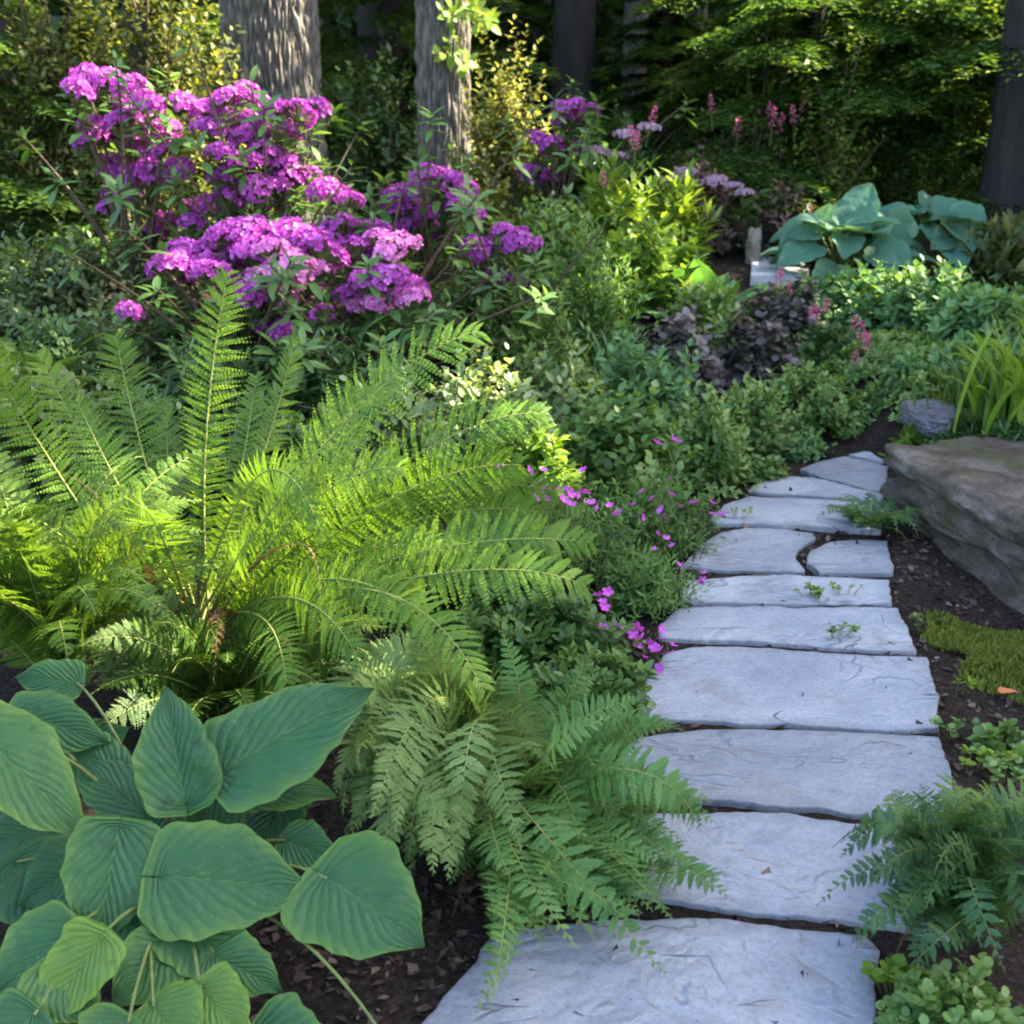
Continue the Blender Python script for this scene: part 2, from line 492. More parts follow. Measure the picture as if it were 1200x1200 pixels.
def broad_mat(name, blue, mid, rim, veins=9.0, slope=.55, trans=.28, rough=.42, vein_light=.5):
    """a large leaf: side veins that run out from a midrib, a brighter rim"""
    m, nt, nd, lk, bs, out = nodes(name)
    at = nd.new("ShaderNodeAttribute"); at.attribute_name = "leafuv"
    tn = nd.new("ShaderNodeAttribute"); tn.attribute_name = "tint"
    sx = nd.new("ShaderNodeSeparateXYZ"); lk.new(at.outputs["Vector"], sx.inputs[0])
    geo = nd.new("ShaderNodeNewGeometry")
    nz = noise_tex(nd, lk, geo.outputs["Position"], 14, 3, .5)
    wob = math_n(nd, lk, 'MULTIPLY_ADD', nz.outputs[0], .10, -.05)
    u, av = sx.outputs[0], math_n(nd, lk, 'ABSOLUTE', sx.outputs[1])
    ph = math_n(nd, lk, 'SUBTRACT', math_n(nd, lk, 'ADD', u, wob), math_n(nd, lk, 'MULTIPLY', math_n(nd, lk, 'POWER', av, .8), slope))
    fr = math_n(nd, lk, 'FRACT', math_n(nd, lk, 'MULTIPLY', ph, veins))
    tri = math_n(nd, lk, 'ABSOLUTE', math_n(nd, lk, 'SUBTRACT', fr, .5))          # 0 at vein, .5 between
    vein = math_n(nd, lk, 'SUBTRACT', 1, math_n(nd, lk, 'MULTIPLY', tri, 9), clamp=True)
    mid_l = math_n(nd, lk, 'SUBTRACT', 1, math_n(nd, lk, 'MULTIPLY', av, 26), clamp=True)
    vv = math_n(nd, lk, 'MAXIMUM', math_n(nd, lk, 'MULTIPLY', vein, .6), mid_l)
    n2 = noise_tex(nd, lk, geo.outputs["Position"], 22, 4, .6)
    base = mix_c(nd, lk, math_n(nd, lk, 'MULTIPLY_ADD', n2.outputs[0], .9, -.15, clamp=True), blue, mid)
    e = math_n(nd, lk, 'POWER', av, 5)
    e2 = math_n(nd, lk, 'ADD', math_n(nd, lk, 'MULTIPLY', e, .6), math_n(nd, lk, 'MULTIPLY_ADD', tn.outputs["Fac"], 1.1, -.45), clamp=True)
    c = mix_c(nd, lk, e2, base, rim)
    c = mix_c(nd, lk, math_n(nd, lk, 'MULTIPLY', vv, vein_light), c, tuple(min(1, v * 1.5 + .03) for v in mid))
    hb = noise_tex(nd, lk, geo.outputs["Position"], 62, 4, .6)
    sp = ramp(nd, [(.25, (.3, .22, .1)), (.33, (1, 1, 1))])
    lk.new(noise_tex(nd, lk, geo.outputs["Position"], 30, 2, .5).outputs[0], sp.inputs[0])
    c = mix_c(nd, lk, .6, c, sp.outputs[0], 'MULTIPLY')
    lk.new(c, bs.inputs["Base Color"])
    bs.inputs["Roughness"].default_value = rough
    bs.inputs["Specular IOR Level"].default_value = .26
    h = math_n(nd, lk, 'MULTIPLY', math_n(nd, lk, 'POWER', math_n(nd, lk, 'MULTIPLY', tri, 2), .5), .8)
    h = math_n(nd, lk, 'MULTIPLY_ADD', hb.outputs[0], 1.1, h)
    h = math_n(nd, lk, 'SUBTRACT', h, math_n(nd, lk, 'MULTIPLY', mid_l, .6))
    bp = nd.new("ShaderNodeBump"); bp.inputs["Strength"].default_value = .7; bp.inputs["Distance"].default_value = .006
    lk.new(h, bp.inputs["Height"]); lk.new(bp.outputs[0], bs.inputs["Normal"])
    tr = nd.new("ShaderNodeBsdfTranslucent")
    lk.new(mix_c(nd, lk, 1.0, c, (1.5, 1.4, .45), 'MULTIPLY'), tr.inputs[0])
    mx = nd.new("ShaderNodeMixShader"); mx.inputs[0].default_value = trans
    lk.new(bs.outputs[0], mx.inputs[1]); lk.new(tr.outputs[0], mx.inputs[2]); lk.new(mx.outputs[0], out.inputs["Surface"])
    return m

M['bark'] = bark_mat()
M['slate'] = slate_mat()
M['boulder'] = rock_mat("brown_layered_rock", (.05, .037, .027), (.15, .115, .085), (.32, .27, .225), .6)
M['palerock'] = rock_mat("pale_rock", (.48, .47, .485), (.58, .57, .59), (.66, .65, .67), .05)  # pale stone, albedo raised in place of sunlight on the step
M['greyrock'] = rock_mat("grey_violet_rock", (.13, .11, .12), (.21, .19, .205), (.30, .275, .29), .3)
M['tanrock'] = rock_mat("tan_rock", (.30, .24, .17), (.45, .37, .28), (.56, .48, .38), .2)
M['soil'] = soil_mat()
M['chip'] = leaf_mat("bark_chip", (.02, .014, .011), (.055, .038, .03), (.16, .11, .085), .0, .9, .15)
M['broad'] = broad_mat("broad_blue_green_leaf", (.020, .082, .036), (.042, .122, .030), (.12, .21, .026), rough=.46, vein_light=.4)
M['bluehosta'] = broad_mat("blue_hosta_leaf", (.075, .20, .15), (.095, .225, .12), (.18, .30, .13), 14, .85, .22, .5, .3)
M['greenhosta'] = broad_mat("green_hosta_leaf", (.05, .15, .06), (.09, .21, .05), (.20, .32, .04), 12, .8, .35, .45, .3)

# ------------------------------------------------------------------ the ground: one sheet to the horizon
def build_ground():
    xs = np.concatenate([np.linspace(-60, -5, 28)[:-1], np.linspace(-5, 5, 140), np.linspace(5, 60, 28)[1:]])
    ys = np.concatenate([np.linspace(-20, .5, 16)[:-1], np.linspace(.5, 10, 150), np.linspace(10, 120, 45)[1:]])
    X, Y = np.meshgrid(xs, ys)
    Z = hf(X, Y)
    V = np.stack([X, Y, Z], -1).reshape(-1, 3)
    w = len(xs)
    i, j = np.meshgrid(np.arange(len(ys) - 1), np.arange(w - 1), indexing='ij')
    q = np.stack([i * w + j, i * w + j + 1, (i + 1) * w + j + 1, (i + 1) * w + j], -1).reshape(-1, 4)
    mb = MB(); mb.add(V, q)
    tag(mb.build("ground", M['soil']), "dark brown mulched garden soil rising towards the woods", "ground", None, "structure")
build_ground()

# bark chips lying on the soil
def build_chips():
    boxes = [(G(1020, 640), G(1290, 960), 2600), (np.array([-.7, 1.35]), np.array([.15, 1.95]), 2600)]
    pos = []
    pos.append(np.stack([rng.uniform(.95, 2.1, 3800), rng.uniform(2.2, 4.3, 3800)], -1))
    pos.append(np.stack([rng.uniform(-.55, 1.1, 5200), rng.uniform(1.5, 5.0, 5200)], -1))
    pos.append(np.stack([rng.uniform(-.75, .2, 1500), rng.uniform(1.3, 2.1, 1500)], -1))
    pos.append(np.stack([rng.uniform(2.2, 4.2, 900), rng.uniform(5, 9, 900)], -1))
    p = np.concatenate(pos)
    z = hf(p[:, 0], p[:, 1]) + .004
    n = len(p)
    d = rdir(n); d[:, 2] *= .25
    nn = np.array([0, 0, 1.]) + rng.normal(size=(n, 3)) * .45
    mb = MB()
    scatter(mb, KITE, np.column_stack([p, z]), d, nn, rng.uniform(.008, .034, n), np.clip(rng.normal(.4, .28, n), 0, 1), 0, rng.uniform(.3, .9, n))
    tag(mb.build("bark_mulch", M['chip'], None, False), "loose dark bark chips scattered over the soil beside and between the slabs", "mulch", None, "stuff")
build_chips()

# ------------------------------------------------------------------ flagstones of the path
def resample(pts, n):
    pts = np.asarray(pts, float)
    c = np.vstack([pts, pts[:1]])
    L = np.concatenate([[0], np.cumsum(np.linalg.norm(np.diff(c, axis=0), axis=1))])
    t = np.linspace(0, L[-1], n, endpoint=False)
    return np.stack([np.interp(t, L, c[:, k]) for k in range(2)], -1)

def slab(name, poly_px, label, top=.036, tilt=(0, 0), mat='slate', base=None, lump=.004, seed=0, thick=.07, group="flagstones of the garden path"):
    W = np.array([(P(px, py, 1)[:2] if False else plane_pt(px, py, top if base is None else base)) for px, py in poly_px])
    c = W.mean(0)
    n = 260
    O = resample(W, n)
    k = np.arange(n)
    rr = np.array([mnoise.noise((x * 9, y * 9, seed * 3.1)) * .011 + mnoise.noise((x * 30, y * 30, seed)) * .006 + mnoise.noise((x * 75, y * 75, seed)) * .0025 for x, y in O])
    O = c + (O - c) * (1 + rr / (np.linalg.norm(O - c, axis=1) + .01))[:, None]
    rings = np.concatenate([[1.0, .996, .985, .965, .93], np.linspace(.88, .06, 22)])
    z0 = top if base is None else base
    V, T = [], []
    drop = {1.0: .006, .996: .0016, .985: .0004, .965: 0}
    V.append(np.column_stack([c + (O - c) * 1.004, np.full(n, z0 - thick)])); T.append(np.zeros(n))
    for f in rings:
        xy = c + (O - c) * f
        zz = np.empty(n)
        for i, (x, y) in enumerate(xy):
            h = mnoise.noise((x * 2.6 + seed * 7, y * 5.5, seed)) * 3.0
            zz[i] = z0 + lump * (math.floor(h) + sm(h - math.floor(h))) * .6 + mnoise.noise((x * 14, y * 20, seed + 5)) * lump * .25
        zz -= drop.get(round(float(f), 3), 0)
        zz += (xy[:, 0] - c[0]) * tilt[0] + (xy[:, 1] - c[1]) * tilt[1]
        V.append(np.column_stack([xy, zz]))
        T.append((1 - f) * np.linalg.norm(O - c, axis=1) * 4)
    m = len(rings) + 1
    V.append(np.array([[c[0], c[1], V[-1][:, 2].mean()]])); T.append([1.0])
    Vv = np.concatenate(V)
    i, j = np.meshgrid(np.arange(m - 1), np.arange(n), indexing='ij')
    q = np.stack([i * n + j, i * n + (j + 1) % n, (i + 1) * n + (j + 1) % n, (i + 1) * n + j], -1).reshape(-1, 4)
    jj = np.arange(n)
    t = np.stack([(m - 1) * n + jj, (m - 1) * n + (jj + 1) % n, np.full(n, m * n)], -1)
    if np.cross(O[1] - O[0], c - O[0]) < 0:
        q, t = q[:, ::-1], t[:, ::-1]
    mb = MB()
    mb.add(Vv - np.array([c[0], c[1], z0]), [q, t], np.clip(np.concatenate(T), 0, 1))
    o = mb.build(name, M[mat])
    o.location = (c[0], c[1], z0)
    return tag(o, label, "flagstone" if group else "rock", group)

def sm(t):
    t = min(1, max(0, (t - .35) / .3))
    return t * t * (3 - 2 * t)

def plane_pt(px, py, z):
    dx, dy = (px - 600) / FPX, (600 - py) / FPX
    d = np.array([dx, _c + dy * _s, -_s + dy * _c])
    t = (z - CAM_H) / d[2]
    return d[:2] * t

SLABS = [
    ([(575, 1100), (640, 1086), (720, 1079), (800, 1075), (880, 1083), (960, 1092), (1012, 1098), (1027, 1112), (1029, 1180), (1032, 1300), (760, 1330), (440, 1320), (490, 1205), (535, 1150)], "widest bluish slab at the near end of the path, its far corner under a fern"),
    ([(760, 952), (850, 951), (930, 955), (1010, 966), (1090, 972), (1120, 1010), (1112, 1092), (1040, 1082), (960, 1071), (880, 1064), (800, 1056), (735, 1040), (735, 990)], "rippled slab between the two ferns, second from the near end of the path"),
    ([(748, 862), (830, 854), (900, 856), (980, 858), (1060, 862), (1101, 863), (1112, 892), (1122, 938), (1095, 954), (1050, 958), (980, 949), (900, 943), (830, 936), (770, 930), (722, 926), (724, 890)], "pale smooth slab whose right end slants towards the seedlings in the mulch"),
    ([(742, 812), (762, 785), (778, 766), (812, 758), (900, 760), (1000, 765), (1084, 770), (1094, 800), (1099, 852), (1040, 855), (960, 850), (860, 846), (800, 842), (745, 840)], "large pale slab with a dark diagonal crack, level with the lime moss"),
    ([(772, 730), (795, 712), (850, 710), (930, 711), (1000, 710), (1052, 712), (1064, 738), (1076, 762), (1030, 761), (960, 757), (880, 751), (810, 748), (772, 746)], "blue slab with a chipped far right corner, beside the mulch under the boulder"),
    ([(797, 690), (806, 679), (860, 675), (930, 674), (1000, 678), (1042, 681), (1046, 705), (1000, 707), (920, 707), (850, 705), (795, 704)], "long thin slab with weeds sprouting along its near joint"),
    ([(800, 662), (814, 640), (842, 624), (880, 617), (920, 618), (952, 624), (956, 630), (934, 644), (932, 655), (942, 669), (900, 669), (850, 668)], "irregular slab with a notched right end, left of the small fern"),
    ([(946, 660), (950, 646), (972, 634), (1010, 630), (1040, 632), (1048, 670), (1010, 672), (960, 671)], "small dark blue slab half under the little fern by the boulder"),
    ([(832, 604), (850, 590), (878, 580), (930, 583), (985, 586), (1036, 590), (1034, 622), (990, 620), (940, 616), (890, 613), (838, 612)], "grey blue slab running behind the small fern to the boulder's end"),
    ([(876, 574), (896, 561), (928, 557), (960, 561), (1000, 571), (1036, 579), (1036, 588), (990, 584), (940, 580), (890, 577)], "narrow wedge slab below the diagonal joint near the far end of the path"),
    ([(938, 549), (962, 541), (990, 536), (1020, 541), (1041, 546), (1038, 575), (1020, 573), (990, 565), (960, 558)], "blue slab with a diagonal near edge touching the far tip of the boulder"),
    ([(996, 532), (1020, 527), (1050, 524), (1050, 543), (1030, 541), (1008, 536)], "farthest sliver of slab in the path, against the green mounds"),
]
for i, (poly, label) in enumerate(SLABS):
    slab("flagstone", poly, label, top=.036 + .002 * (i % 3), tilt=(rng.normal() * .008, rng.normal() * .012), seed=i + 1)

# ------------------------------------------------------------------ rocks
def rock(name, label, center, size, rot, mat, seed, flat=.35, rough=.16, layers=7, cat="boulder", shear=0):
    n, m = 220, 110
    th = np.arange(n) * 2 * math.pi / n
    ph = np.linspace(-math.pi / 2, math.pi / 2, m)
    V = []
    for p in ph:
        for t in th:
            d = np.array([math.cos(p) * math.cos(t), math.cos(p) * math.sin(t), math.sin(p)])
            # superellipsoid: blocky stone
            e = flat
            s = (abs(d[0]) ** (2 / e) + abs(d[1]) ** (2 / e) + abs(d[2]) ** (2 / e)) ** (-e / 2)
            v = d * s
            q = Vector((v[0] * 1.6 + seed * 5, v[1] * 1.6, v[2] * 1.6))
            k = 1 + rough * .10 * mnoise.noise(q * 14) + rough * .07 * mnoise.noise(q * 30) + rough * mnoise.noise(q) + rough * .5 * mnoise.noise(q * 2.7) + rough * .25 * mnoise.noise(q * 6)
            st = math.sin(v[2] * layers + mnoise.noise(q * 1.3) * 3)
            v = v * k
            v[:2] *= 1 + .03 * (1 if st > 0 else -1) * min(1, abs(st) * 4)
            v[2] += shear * v[0]
            V.append(v * np.array(size) / 2)
    V = np.array(V)
    i, j = np.meshgrid(np.arange(m - 1), np.arange(n), indexing='ij')
    q = np.stack([i * n + j, i * n + (j + 1) % n, (i + 1) * n + (j + 1) % n, (i + 1) * n + j], -1).reshape(-1, 4)
    c, s = math.cos(rot), math.sin(rot)
    V = V @ np.array([[c, s, 0], [-s, c, 0], [0, 0, 1]])
    mb = MB(); mb.add(V, q)
    o = mb.build(name, M[mat])
    o.location = [float(v) for v in center]
    return tag(o, label, cat)

rock("boulder", "long brown layered boulder edging the path, mossy on its path side", (1.78, 3.69, .075), (1.36, .56, .37), rad(-76), 'boulder', 1, .14, .085, 11)
rr_ = G(1108, 488)
rock("flat_rock", "low flat violet grey rock sunk in moss behind the boulder", (rr_[0], rr_[1], rr_[2] - .015), (.26, .36, .11), .3, 'greyrock', 3, .6, .2, 5, "rock")
# the pale stone step and the tan upright stone beside it, far up the slope
def far_stones():
    c = P(912, 306, 7.25)
    z = c[2]
    pts = [(880, 322), (882, 288), (900, 285), (950, 314), (940, 322)]
    o = slab("stone_step", pts, "pale lilac stone step coloured bright as if sunlit between the heuchera and the blue hosta", base=z, thick=.06, mat='palerock', group=None, lump=.006, seed=31)
    o["category"] = "stone step"
    c2 = P(883, 288, 7.32)
    rock("upright_stone", "small tan upright stone standing at the left end of the pale step", (c2[0], 7.32, c2[2] - .03), (.06, .09, .26), .3, 'tanrock', 9, .5, .2, 4, "rock")
far_stones()

# ------------------------------------------------------------------ ferns
def bez(C0, Mi, T, n):
    """quadratic curve from C0 through Mi (half way) to T"""
    C1 = 2 * Mi - .5 * (C0 + T)
    t = np.linspace(0, 1, n)[:, None]
    return (1 - t) ** 2 * C0 + 2 * t * (1 - t) * C1 + t * t * T

def prof(kind, s):
    if kind == 'ostrich':     # long taper to the base, abrupt tip
        return np.clip(np.where(s < .62, .16 + .84 * (s / .62) ** .8, np.sqrt(np.clip(1 - ((s - .62) / .40) ** 2, 0.012, 1))), .03, 1)
    if kind == 'lady':        # widest low, long fine tip
        return np.clip(np.where(s < .32, .55 + .45 * np.sin(s / .32 * 1.57), 1 - ((s - .32) / .70) ** 1.35), .02, 1)
    if kind == 'delta':       # broad triangular frond
        return np.clip(1.02 - s ** 1.1, .02, 1)
    return np.ones_like(s)

def frond_mesh(name, C0, Mi, T, width, kind='ostrich', npin=40, npl=9, mats=None, start=.12, ang=68, droop=.25, lobes=1.0, face=None, r=rng, tintb=.5, stalk=.004, origin=None):
    C0, Mi, T = map(np.asarray, (C0, Mi, T))
    n = 60
    pts = bez(C0, Mi, T, n)
    tg = norm(np.gradient(pts, axis=0))
    L = np.concatenate([[0], np.cumsum(np.linalg.norm(np.diff(pts, axis=0), axis=1))]); L /= L[-1]
    length = np.linalg.norm(np.diff(pts, axis=0), axis=1).sum()
    up = np.array([0, 0, 1.]) if face is None else np.asarray(face, float)
    side0 = np.cross(tg, up)
    bad = np.linalg.norm(side0, axis=1) < .05
    side0[bad] = np.array([1, 0, 0])
    S = norm(side0)
    # steady side vector along the stalk
    for i in range(1, n):
        if (S[i] * S[i - 1]).sum() < 0: S[i] = -S[i]
    S = norm(S + 1e-6)
    N = norm(np.cross(S, tg))
    roll = r.normal() * .25
    tw = r.normal() * .35
    a = roll + tw * L
    S, N = S * np.cos(a)[:, None] + N * np.sin(a)[:, None], N * np.cos(a)[:, None] - S * np.sin(a)[:, None]
    mb = MB()
    ss = np.linspace(start, .995, npin)
    ss = np.repeat(ss, 2) + r.normal(size=npin * 2) * .12 / npin
    sd = np.tile([1., -1.], npin)
    ss = np.clip(ss + sd * .25 / npin, start, .999)
    def at(A): return np.stack([np.interp(ss, L, A[:, k]) for k in range(3)], -1)
    p0, t0, s0, n0 = at(pts), norm(at(tg)), norm(at(S)), norm(at(N))
    keep = r.random(len(ss)) > .02
    plen = np.where(keep, 1, .25) * width / 2 * prof(kind, (ss - start) / (1 - start)) * r.uniform(.88, 1.1, len(ss))
    an = rad(ang) + r.normal(size=len(ss)) * .09 - .35 * sstep(.75, 1, ss)
    d0 = norm(s0 * sd[:, None] * np.sin(an)[:, None] + t0 * np.cos(an)[:, None] + n0 * r.normal(.1, .12, (len(ss), 1)))
    nn = norm(n0 - d0 * (n0 * d0).sum(1, keepdims=True))
    spacing = length * (1 - start) / npin
    # leaflets along each pinna
    k = np.repeat(np.arange(npl), 2)
    q = (k + .5) / npl
    sdl = np.tile([1., -1.], npl)
    np_, nk = len(ss), len(q)
    cross = norm(np.cross(nn, d0))
    env = np.clip(np.where(q < .25, .75 + q, 1.0 - ((q - .25) / .78) ** 1.6), .10, 1)
    lw = (plen / npl)
    ll = np.minimum(spacing * .62 * lobes, plen * .33)
    pos = p0[:, None] + d0[:, None] * (plen[:, None] * q[None])[..., None] - nn[:, None] * (droop * plen[:, None] * q[None] ** 2)[..., None]
    sag = -np.array([0, 0, 1.]) * (.10 * plen[:, None] * q[None] ** 2)[..., None]
    pos = pos + sag
    ld = norm(cross[:, None] * sdl[None, :, None] * 1.0 + d0[:, None] * (.55 + .25 * q[None, :, None]) + nn[:, None] * r.normal(-.08, .16, (np_, nk, 1)))
    tint = np.clip(tintb + r.normal(size=(np_, 1)) * .13 + r.normal(size=(np_, nk)) * .06, 0, 1)
    size = ll[:, None] * env[None] * r.uniform(.85, 1.15, (np_, nk))
    wid = np.clip((lw * 1.5)[:, None] / np.maximum(size, 1e-4), .15, 1.9)
    scatter(mb, KITE, pos.reshape(-1, 3), ld.reshape(-1, 3), np.broadcast_to(nn[:, None], ld.shape).reshape(-1, 3), size.ravel(), tint.ravel(), 0, wid.ravel())
    # pinna midribs as thin strips (two crossed edges are enough at this size)
    tip = pos[:, -1]
    w_ = np.minimum(.0016, plen * .03)[:, None] * np.cross(nn, d0)
    V = np.stack([p0 - w_, p0 + w_, pos[:, nk // 2] + w_ * .7 + nn * .0006, pos[:, nk // 2] - w_ * .7 + nn * .0006, tip], 1)
    off = (np.arange(np_) * 5)[:, None]
    mb.add(V.reshape(-1, 3), [np.array([[0, 1, 2, 3]]) + off, np.array([[3, 2, 4]]) + off], np.repeat(tint[:, 0], 5), None, 0)
    # stalk
    sides = 5
    aa = np.arange(sides) * 2 * math.pi / sides
    rr = stalk * (1 - .85 * L)
    V = pts[:, None] + rr[:, None, None] * (np.cos(aa)[None, :, None] * S[:, None] + np.sin(aa)[None, :, None] * N[:, None])
    i, j = np.meshgrid(np.arange(n - 1), np.arange(sides), indexing='ij')
    f = np.stack([i * sides + j, i * sides + (j + 1) % sides, (i + 1) * sides + (j + 1) % sides, (i + 1) * sides + j], -1).reshape(-1, 4)
    mb.add(V.reshape(-1, 3), f, .5, None, 1)
    if origin is not None:
        for v in mb.V: v -= np.asarray(origin)
    return mb.mesh(name, mats)

class Fern:
    def __init__(s, label, crown, mat, group=None, stalk='rachis'):
        crown = np.asarray(crown, float)
        s.c = crown
        s.root = thing("fern", label, "fern", crown, group)
        s.mats = [M[mat], M[stalk]]
    def frond(s, mid, tip, width, jit=.03, **kw):
        me = frond_mesh("frond", s.c + rng.normal(size=3) * [jit, jit, 0], mid, tip, width, mats=s.mats, origin=s.c, **kw)
        o = bpy.data.objects.new("frond", me); COL.objects.link(o)
        o.parent = s.root
        return o

def onground(px, py, y):
    p = P(px, py, y)
    return np.array([p[0], y, float(hf(p[0], y))])

# --- the tall ostrich fern
fern1 = Fern("tall bright green fern with upright sunlit fronds in front of the purple rhododendrons", onground(235, 740, 2.95), 'ostrich')
OST = [  # mid px, py, y / tip px, py, y / width
    ((240, 545, 3.0), (267, 320, 3.08), .18), ((178, 570, 3.2), (135, 393, 3.35), .19), ((115, 545, 3.25), (45, 415, 3.35), .19),
    ((72, 560, 2.95), (-15, 415, 2.85), .17), ((305, 545, 3.15), (345, 398, 3.25), .15), ((395, 505, 2.85), (560, 388, 2.88), .24),
    ((455, 555, 2.75), (640, 484, 2.72), .20), ((432, 600, 2.7), (608, 545, 2.65), .19), ((462, 655, 2.6), (692, 636, 2.55), .17),
    ((495, 675, 2.52), (688, 688, 2.42), .17), ((425, 690, 2.5), (566, 808, 2.22), .15), ((300, 560, 2.8), (378, 628, 2.62), .11),
    ((272, 600, 3.25), (300, 440, 3.5), .16), ((352, 600, 2.72), (470, 548, 2.6), .18), ((330, 700, 2.6), (420, 772, 2.3), .15),
    ((205, 610, 3.25), (195, 470, 3.45), .17), ((300, 720, 2.6), (335, 800, 2.25), .15), ((470, 600, 3.0), (650, 575, 2.95), .17),
    ((195, 640, 2.7), (160, 585, 2.45), .15), ((355, 555, 3.1), (465, 430, 3.2), .18), ((440, 625, 2.9), (630, 600, 2.85), .17),
    ((150, 590, 3.0), (90, 470, 3.05), .18), ((20, 590, 3.0), (-90, 500, 2.9), .17), ((400, 650, 2.75), (560, 655, 2.6), .16),
    ((275, 660, 2.6), (290, 640, 2.25), .14), ((370, 680, 2.6), (500, 735, 2.4), .15), ((330, 620, 2.8), (430, 500, 2.7), .16),
]
for m_, t_, w_ in OST:
    fern1.frond(P(*m_), P(*t_), w_ * 1.15, kind='ostrich', npin=62, npl=11, ang=69, droop=.18, lobes=.82, face=(0, -.75, .5), tintb=rng.uniform(.35, .7), stalk=.0048, start=.16)

# --- the feathery fern mass at the left edge
def fan(fern, n, az, el, length, width, kind, r, tb=(.3, .75), **kw):
    for i in range(n):
        a = rad(az[0] + (az[1] - az[0]) * (i + r.uniform(.1, .9)) / n)
        e = rad(r.uniform(*el))
        Lf = r.uniform(*length)
        d = np.array([math.cos(a), math.sin(a), 0])
        mid = fern.c + d * Lf * .5 * math.cos(e) + np.array([0, 0, Lf * .5 * math.sin(e) + Lf * .06])
        tip = fern.c + d * Lf * (.88 * math.cos(e) + .12) + np.array([0, 0, Lf * (.78 * math.sin(e) - .06)])
        tip[2] = max(tip[2], float(hf(tip[0], tip[1])) + .03)
        fern.frond(mid, tip, r.uniform(*width), kind=kind, tintb=r.uniform(*tb), **kw)

fern2 = Fern("feathery fine cut fern filling the left edge under the tall fern", onground(70, 770, 2.8), 'feather')
fan(fern2, 46, (120, 420), (38, 72), (.52, .86), (.17, .23), 'lady', rng, npin=36, npl=11, ang=66, droop=.2, lobes=1.0, stalk=.003, start=.1, face=(0, -.5, .8))
fern2b = Fern("feathery fern in the shade at the foot of the tall fern, above the broad leaves", onground(260, 780, 2.65), 'feather')
fan(fern2b, 34, (150, 400), (30, 68), (.36, .58), (.15, .20), 'lady', rng, tb=(.0, .4), npin=34, npl=10, ang=66, droop=.2, lobes=1.0, face=(0, -.5, .8), stalk=.003, start=.1)  # low tint puts the shade under the tall fern into the colour

# --- the soft drooping fern
fern3 = Fern("soft pale fern with drooping fronds right of the broad blue green leaves", onground(560, 880, 2.42), 'soft')
SOFT = [((480, 812, 2.38), (402, 862, 2.18)), ((485, 825, 2.32), (398, 905, 2.1)), ((492, 835, 2.28), (412, 945, 2.02)), ((505, 850, 2.22), (445, 975, 1.96)),
        ((515, 862, 2.2), (480, 1000, 1.92)), ((505, 800, 2.42), (430, 822, 2.32)), ((545, 860, 2.22), (590, 1010, 1.95)), ((500, 870, 2.18), (452, 1010, 1.9)),
        ((475, 842, 2.25), (392, 930, 2.05)), ((570, 820, 2.4), (640, 880, 2.25)), ((530, 800, 2.5), (490, 775, 2.5)), ((540, 890, 2.15), (525, 1030, 1.85)), ((470, 850, 2.22), (425, 900, 2.02)), ((510, 835, 2.28), (470, 905, 2.05))]
def jit(p, a=22, b=.07): return (p[0] + rng.normal() * a, p[1] + rng.normal() * a, p[2] + rng.normal() * b)
for m_, t_ in SOFT + [(jit(m, 16), jit(t, 20)) for m, t in SOFT] + [(jit(m, 16), jit(t, 24)) for m, t in SOFT]:
    fern3.frond(P(*m_), P(*t_), rng.uniform(.19, .25), kind='lady', npin=44, npl=13, ang=62, droop=.2, lobes=.95, face=(-.2, -.75, .6), tintb=rng.uniform(.4, .8), stalk=.003, start=.1)

# --- the lady fern that hangs over the slabs
fern4 = Fern("light green lady fern spilling from the bed over the edge of the slabs", onground(600, 940, 2.32), 'lady')
LADY = [((735, 985, 2.08), (858, 1053, 1.9), .19), ((715, 920, 2.25), (835, 940, 2.15), .19), ((670, 870, 2.4), (790, 848, 2.4), .18), ((640, 855, 2.4), (700, 790, 2.5), .17),
        ((665, 970, 2.08), (765, 1068, 1.82), .19), ((625, 1000, 2.0), (700, 1105, 1.76), .18), ((600, 1010, 2.0), (640, 1112, 1.75), .17), ((588, 1070, 1.84), (553, 1197, 1.58), .14),
        ((575, 900, 2.3), (545, 830, 2.32), .17), ((610, 870, 2.35), (625, 800, 2.4), .17), ((560, 970, 2.1), (520, 1020, 1.95), .16), ((690, 940, 2.15), (800, 985, 2.0), .18),
        ((650, 900, 2.2), (735, 905, 2.05), .19), ((630, 930, 2.15), (690, 985, 1.95), .19), ((600, 930, 2.2), (600, 985, 1.98), .18), ((655, 1000, 2.0), (740, 1085, 1.78), .17),
        ((680, 880, 2.3), (750, 830, 2.25), .17), ((580, 950, 2.15), (570, 1040, 1.9), .17), ((640, 960, 2.05), (660, 1060, 1.82), .18), ((700, 960, 2.12), (815, 1020, 1.95), .18), ((620, 890, 2.25), (660, 860, 2.1), .17)]
for m_, t_, w_ in LADY + [(jit(m), jit(t, 30), w) for m, t, w in LADY] + [(jit(m), jit(t, 30), w) for m, t, w in LADY[4:]]:
    fern4.frond(P(*m_), P(*t_), w_, kind='lady', npin=34, npl=12, ang=70, droop=.15, lobes=.88, face=(.1, -.5, .85), tintb=rng.uniform(.3, .75), stalk=.003, start=.08)

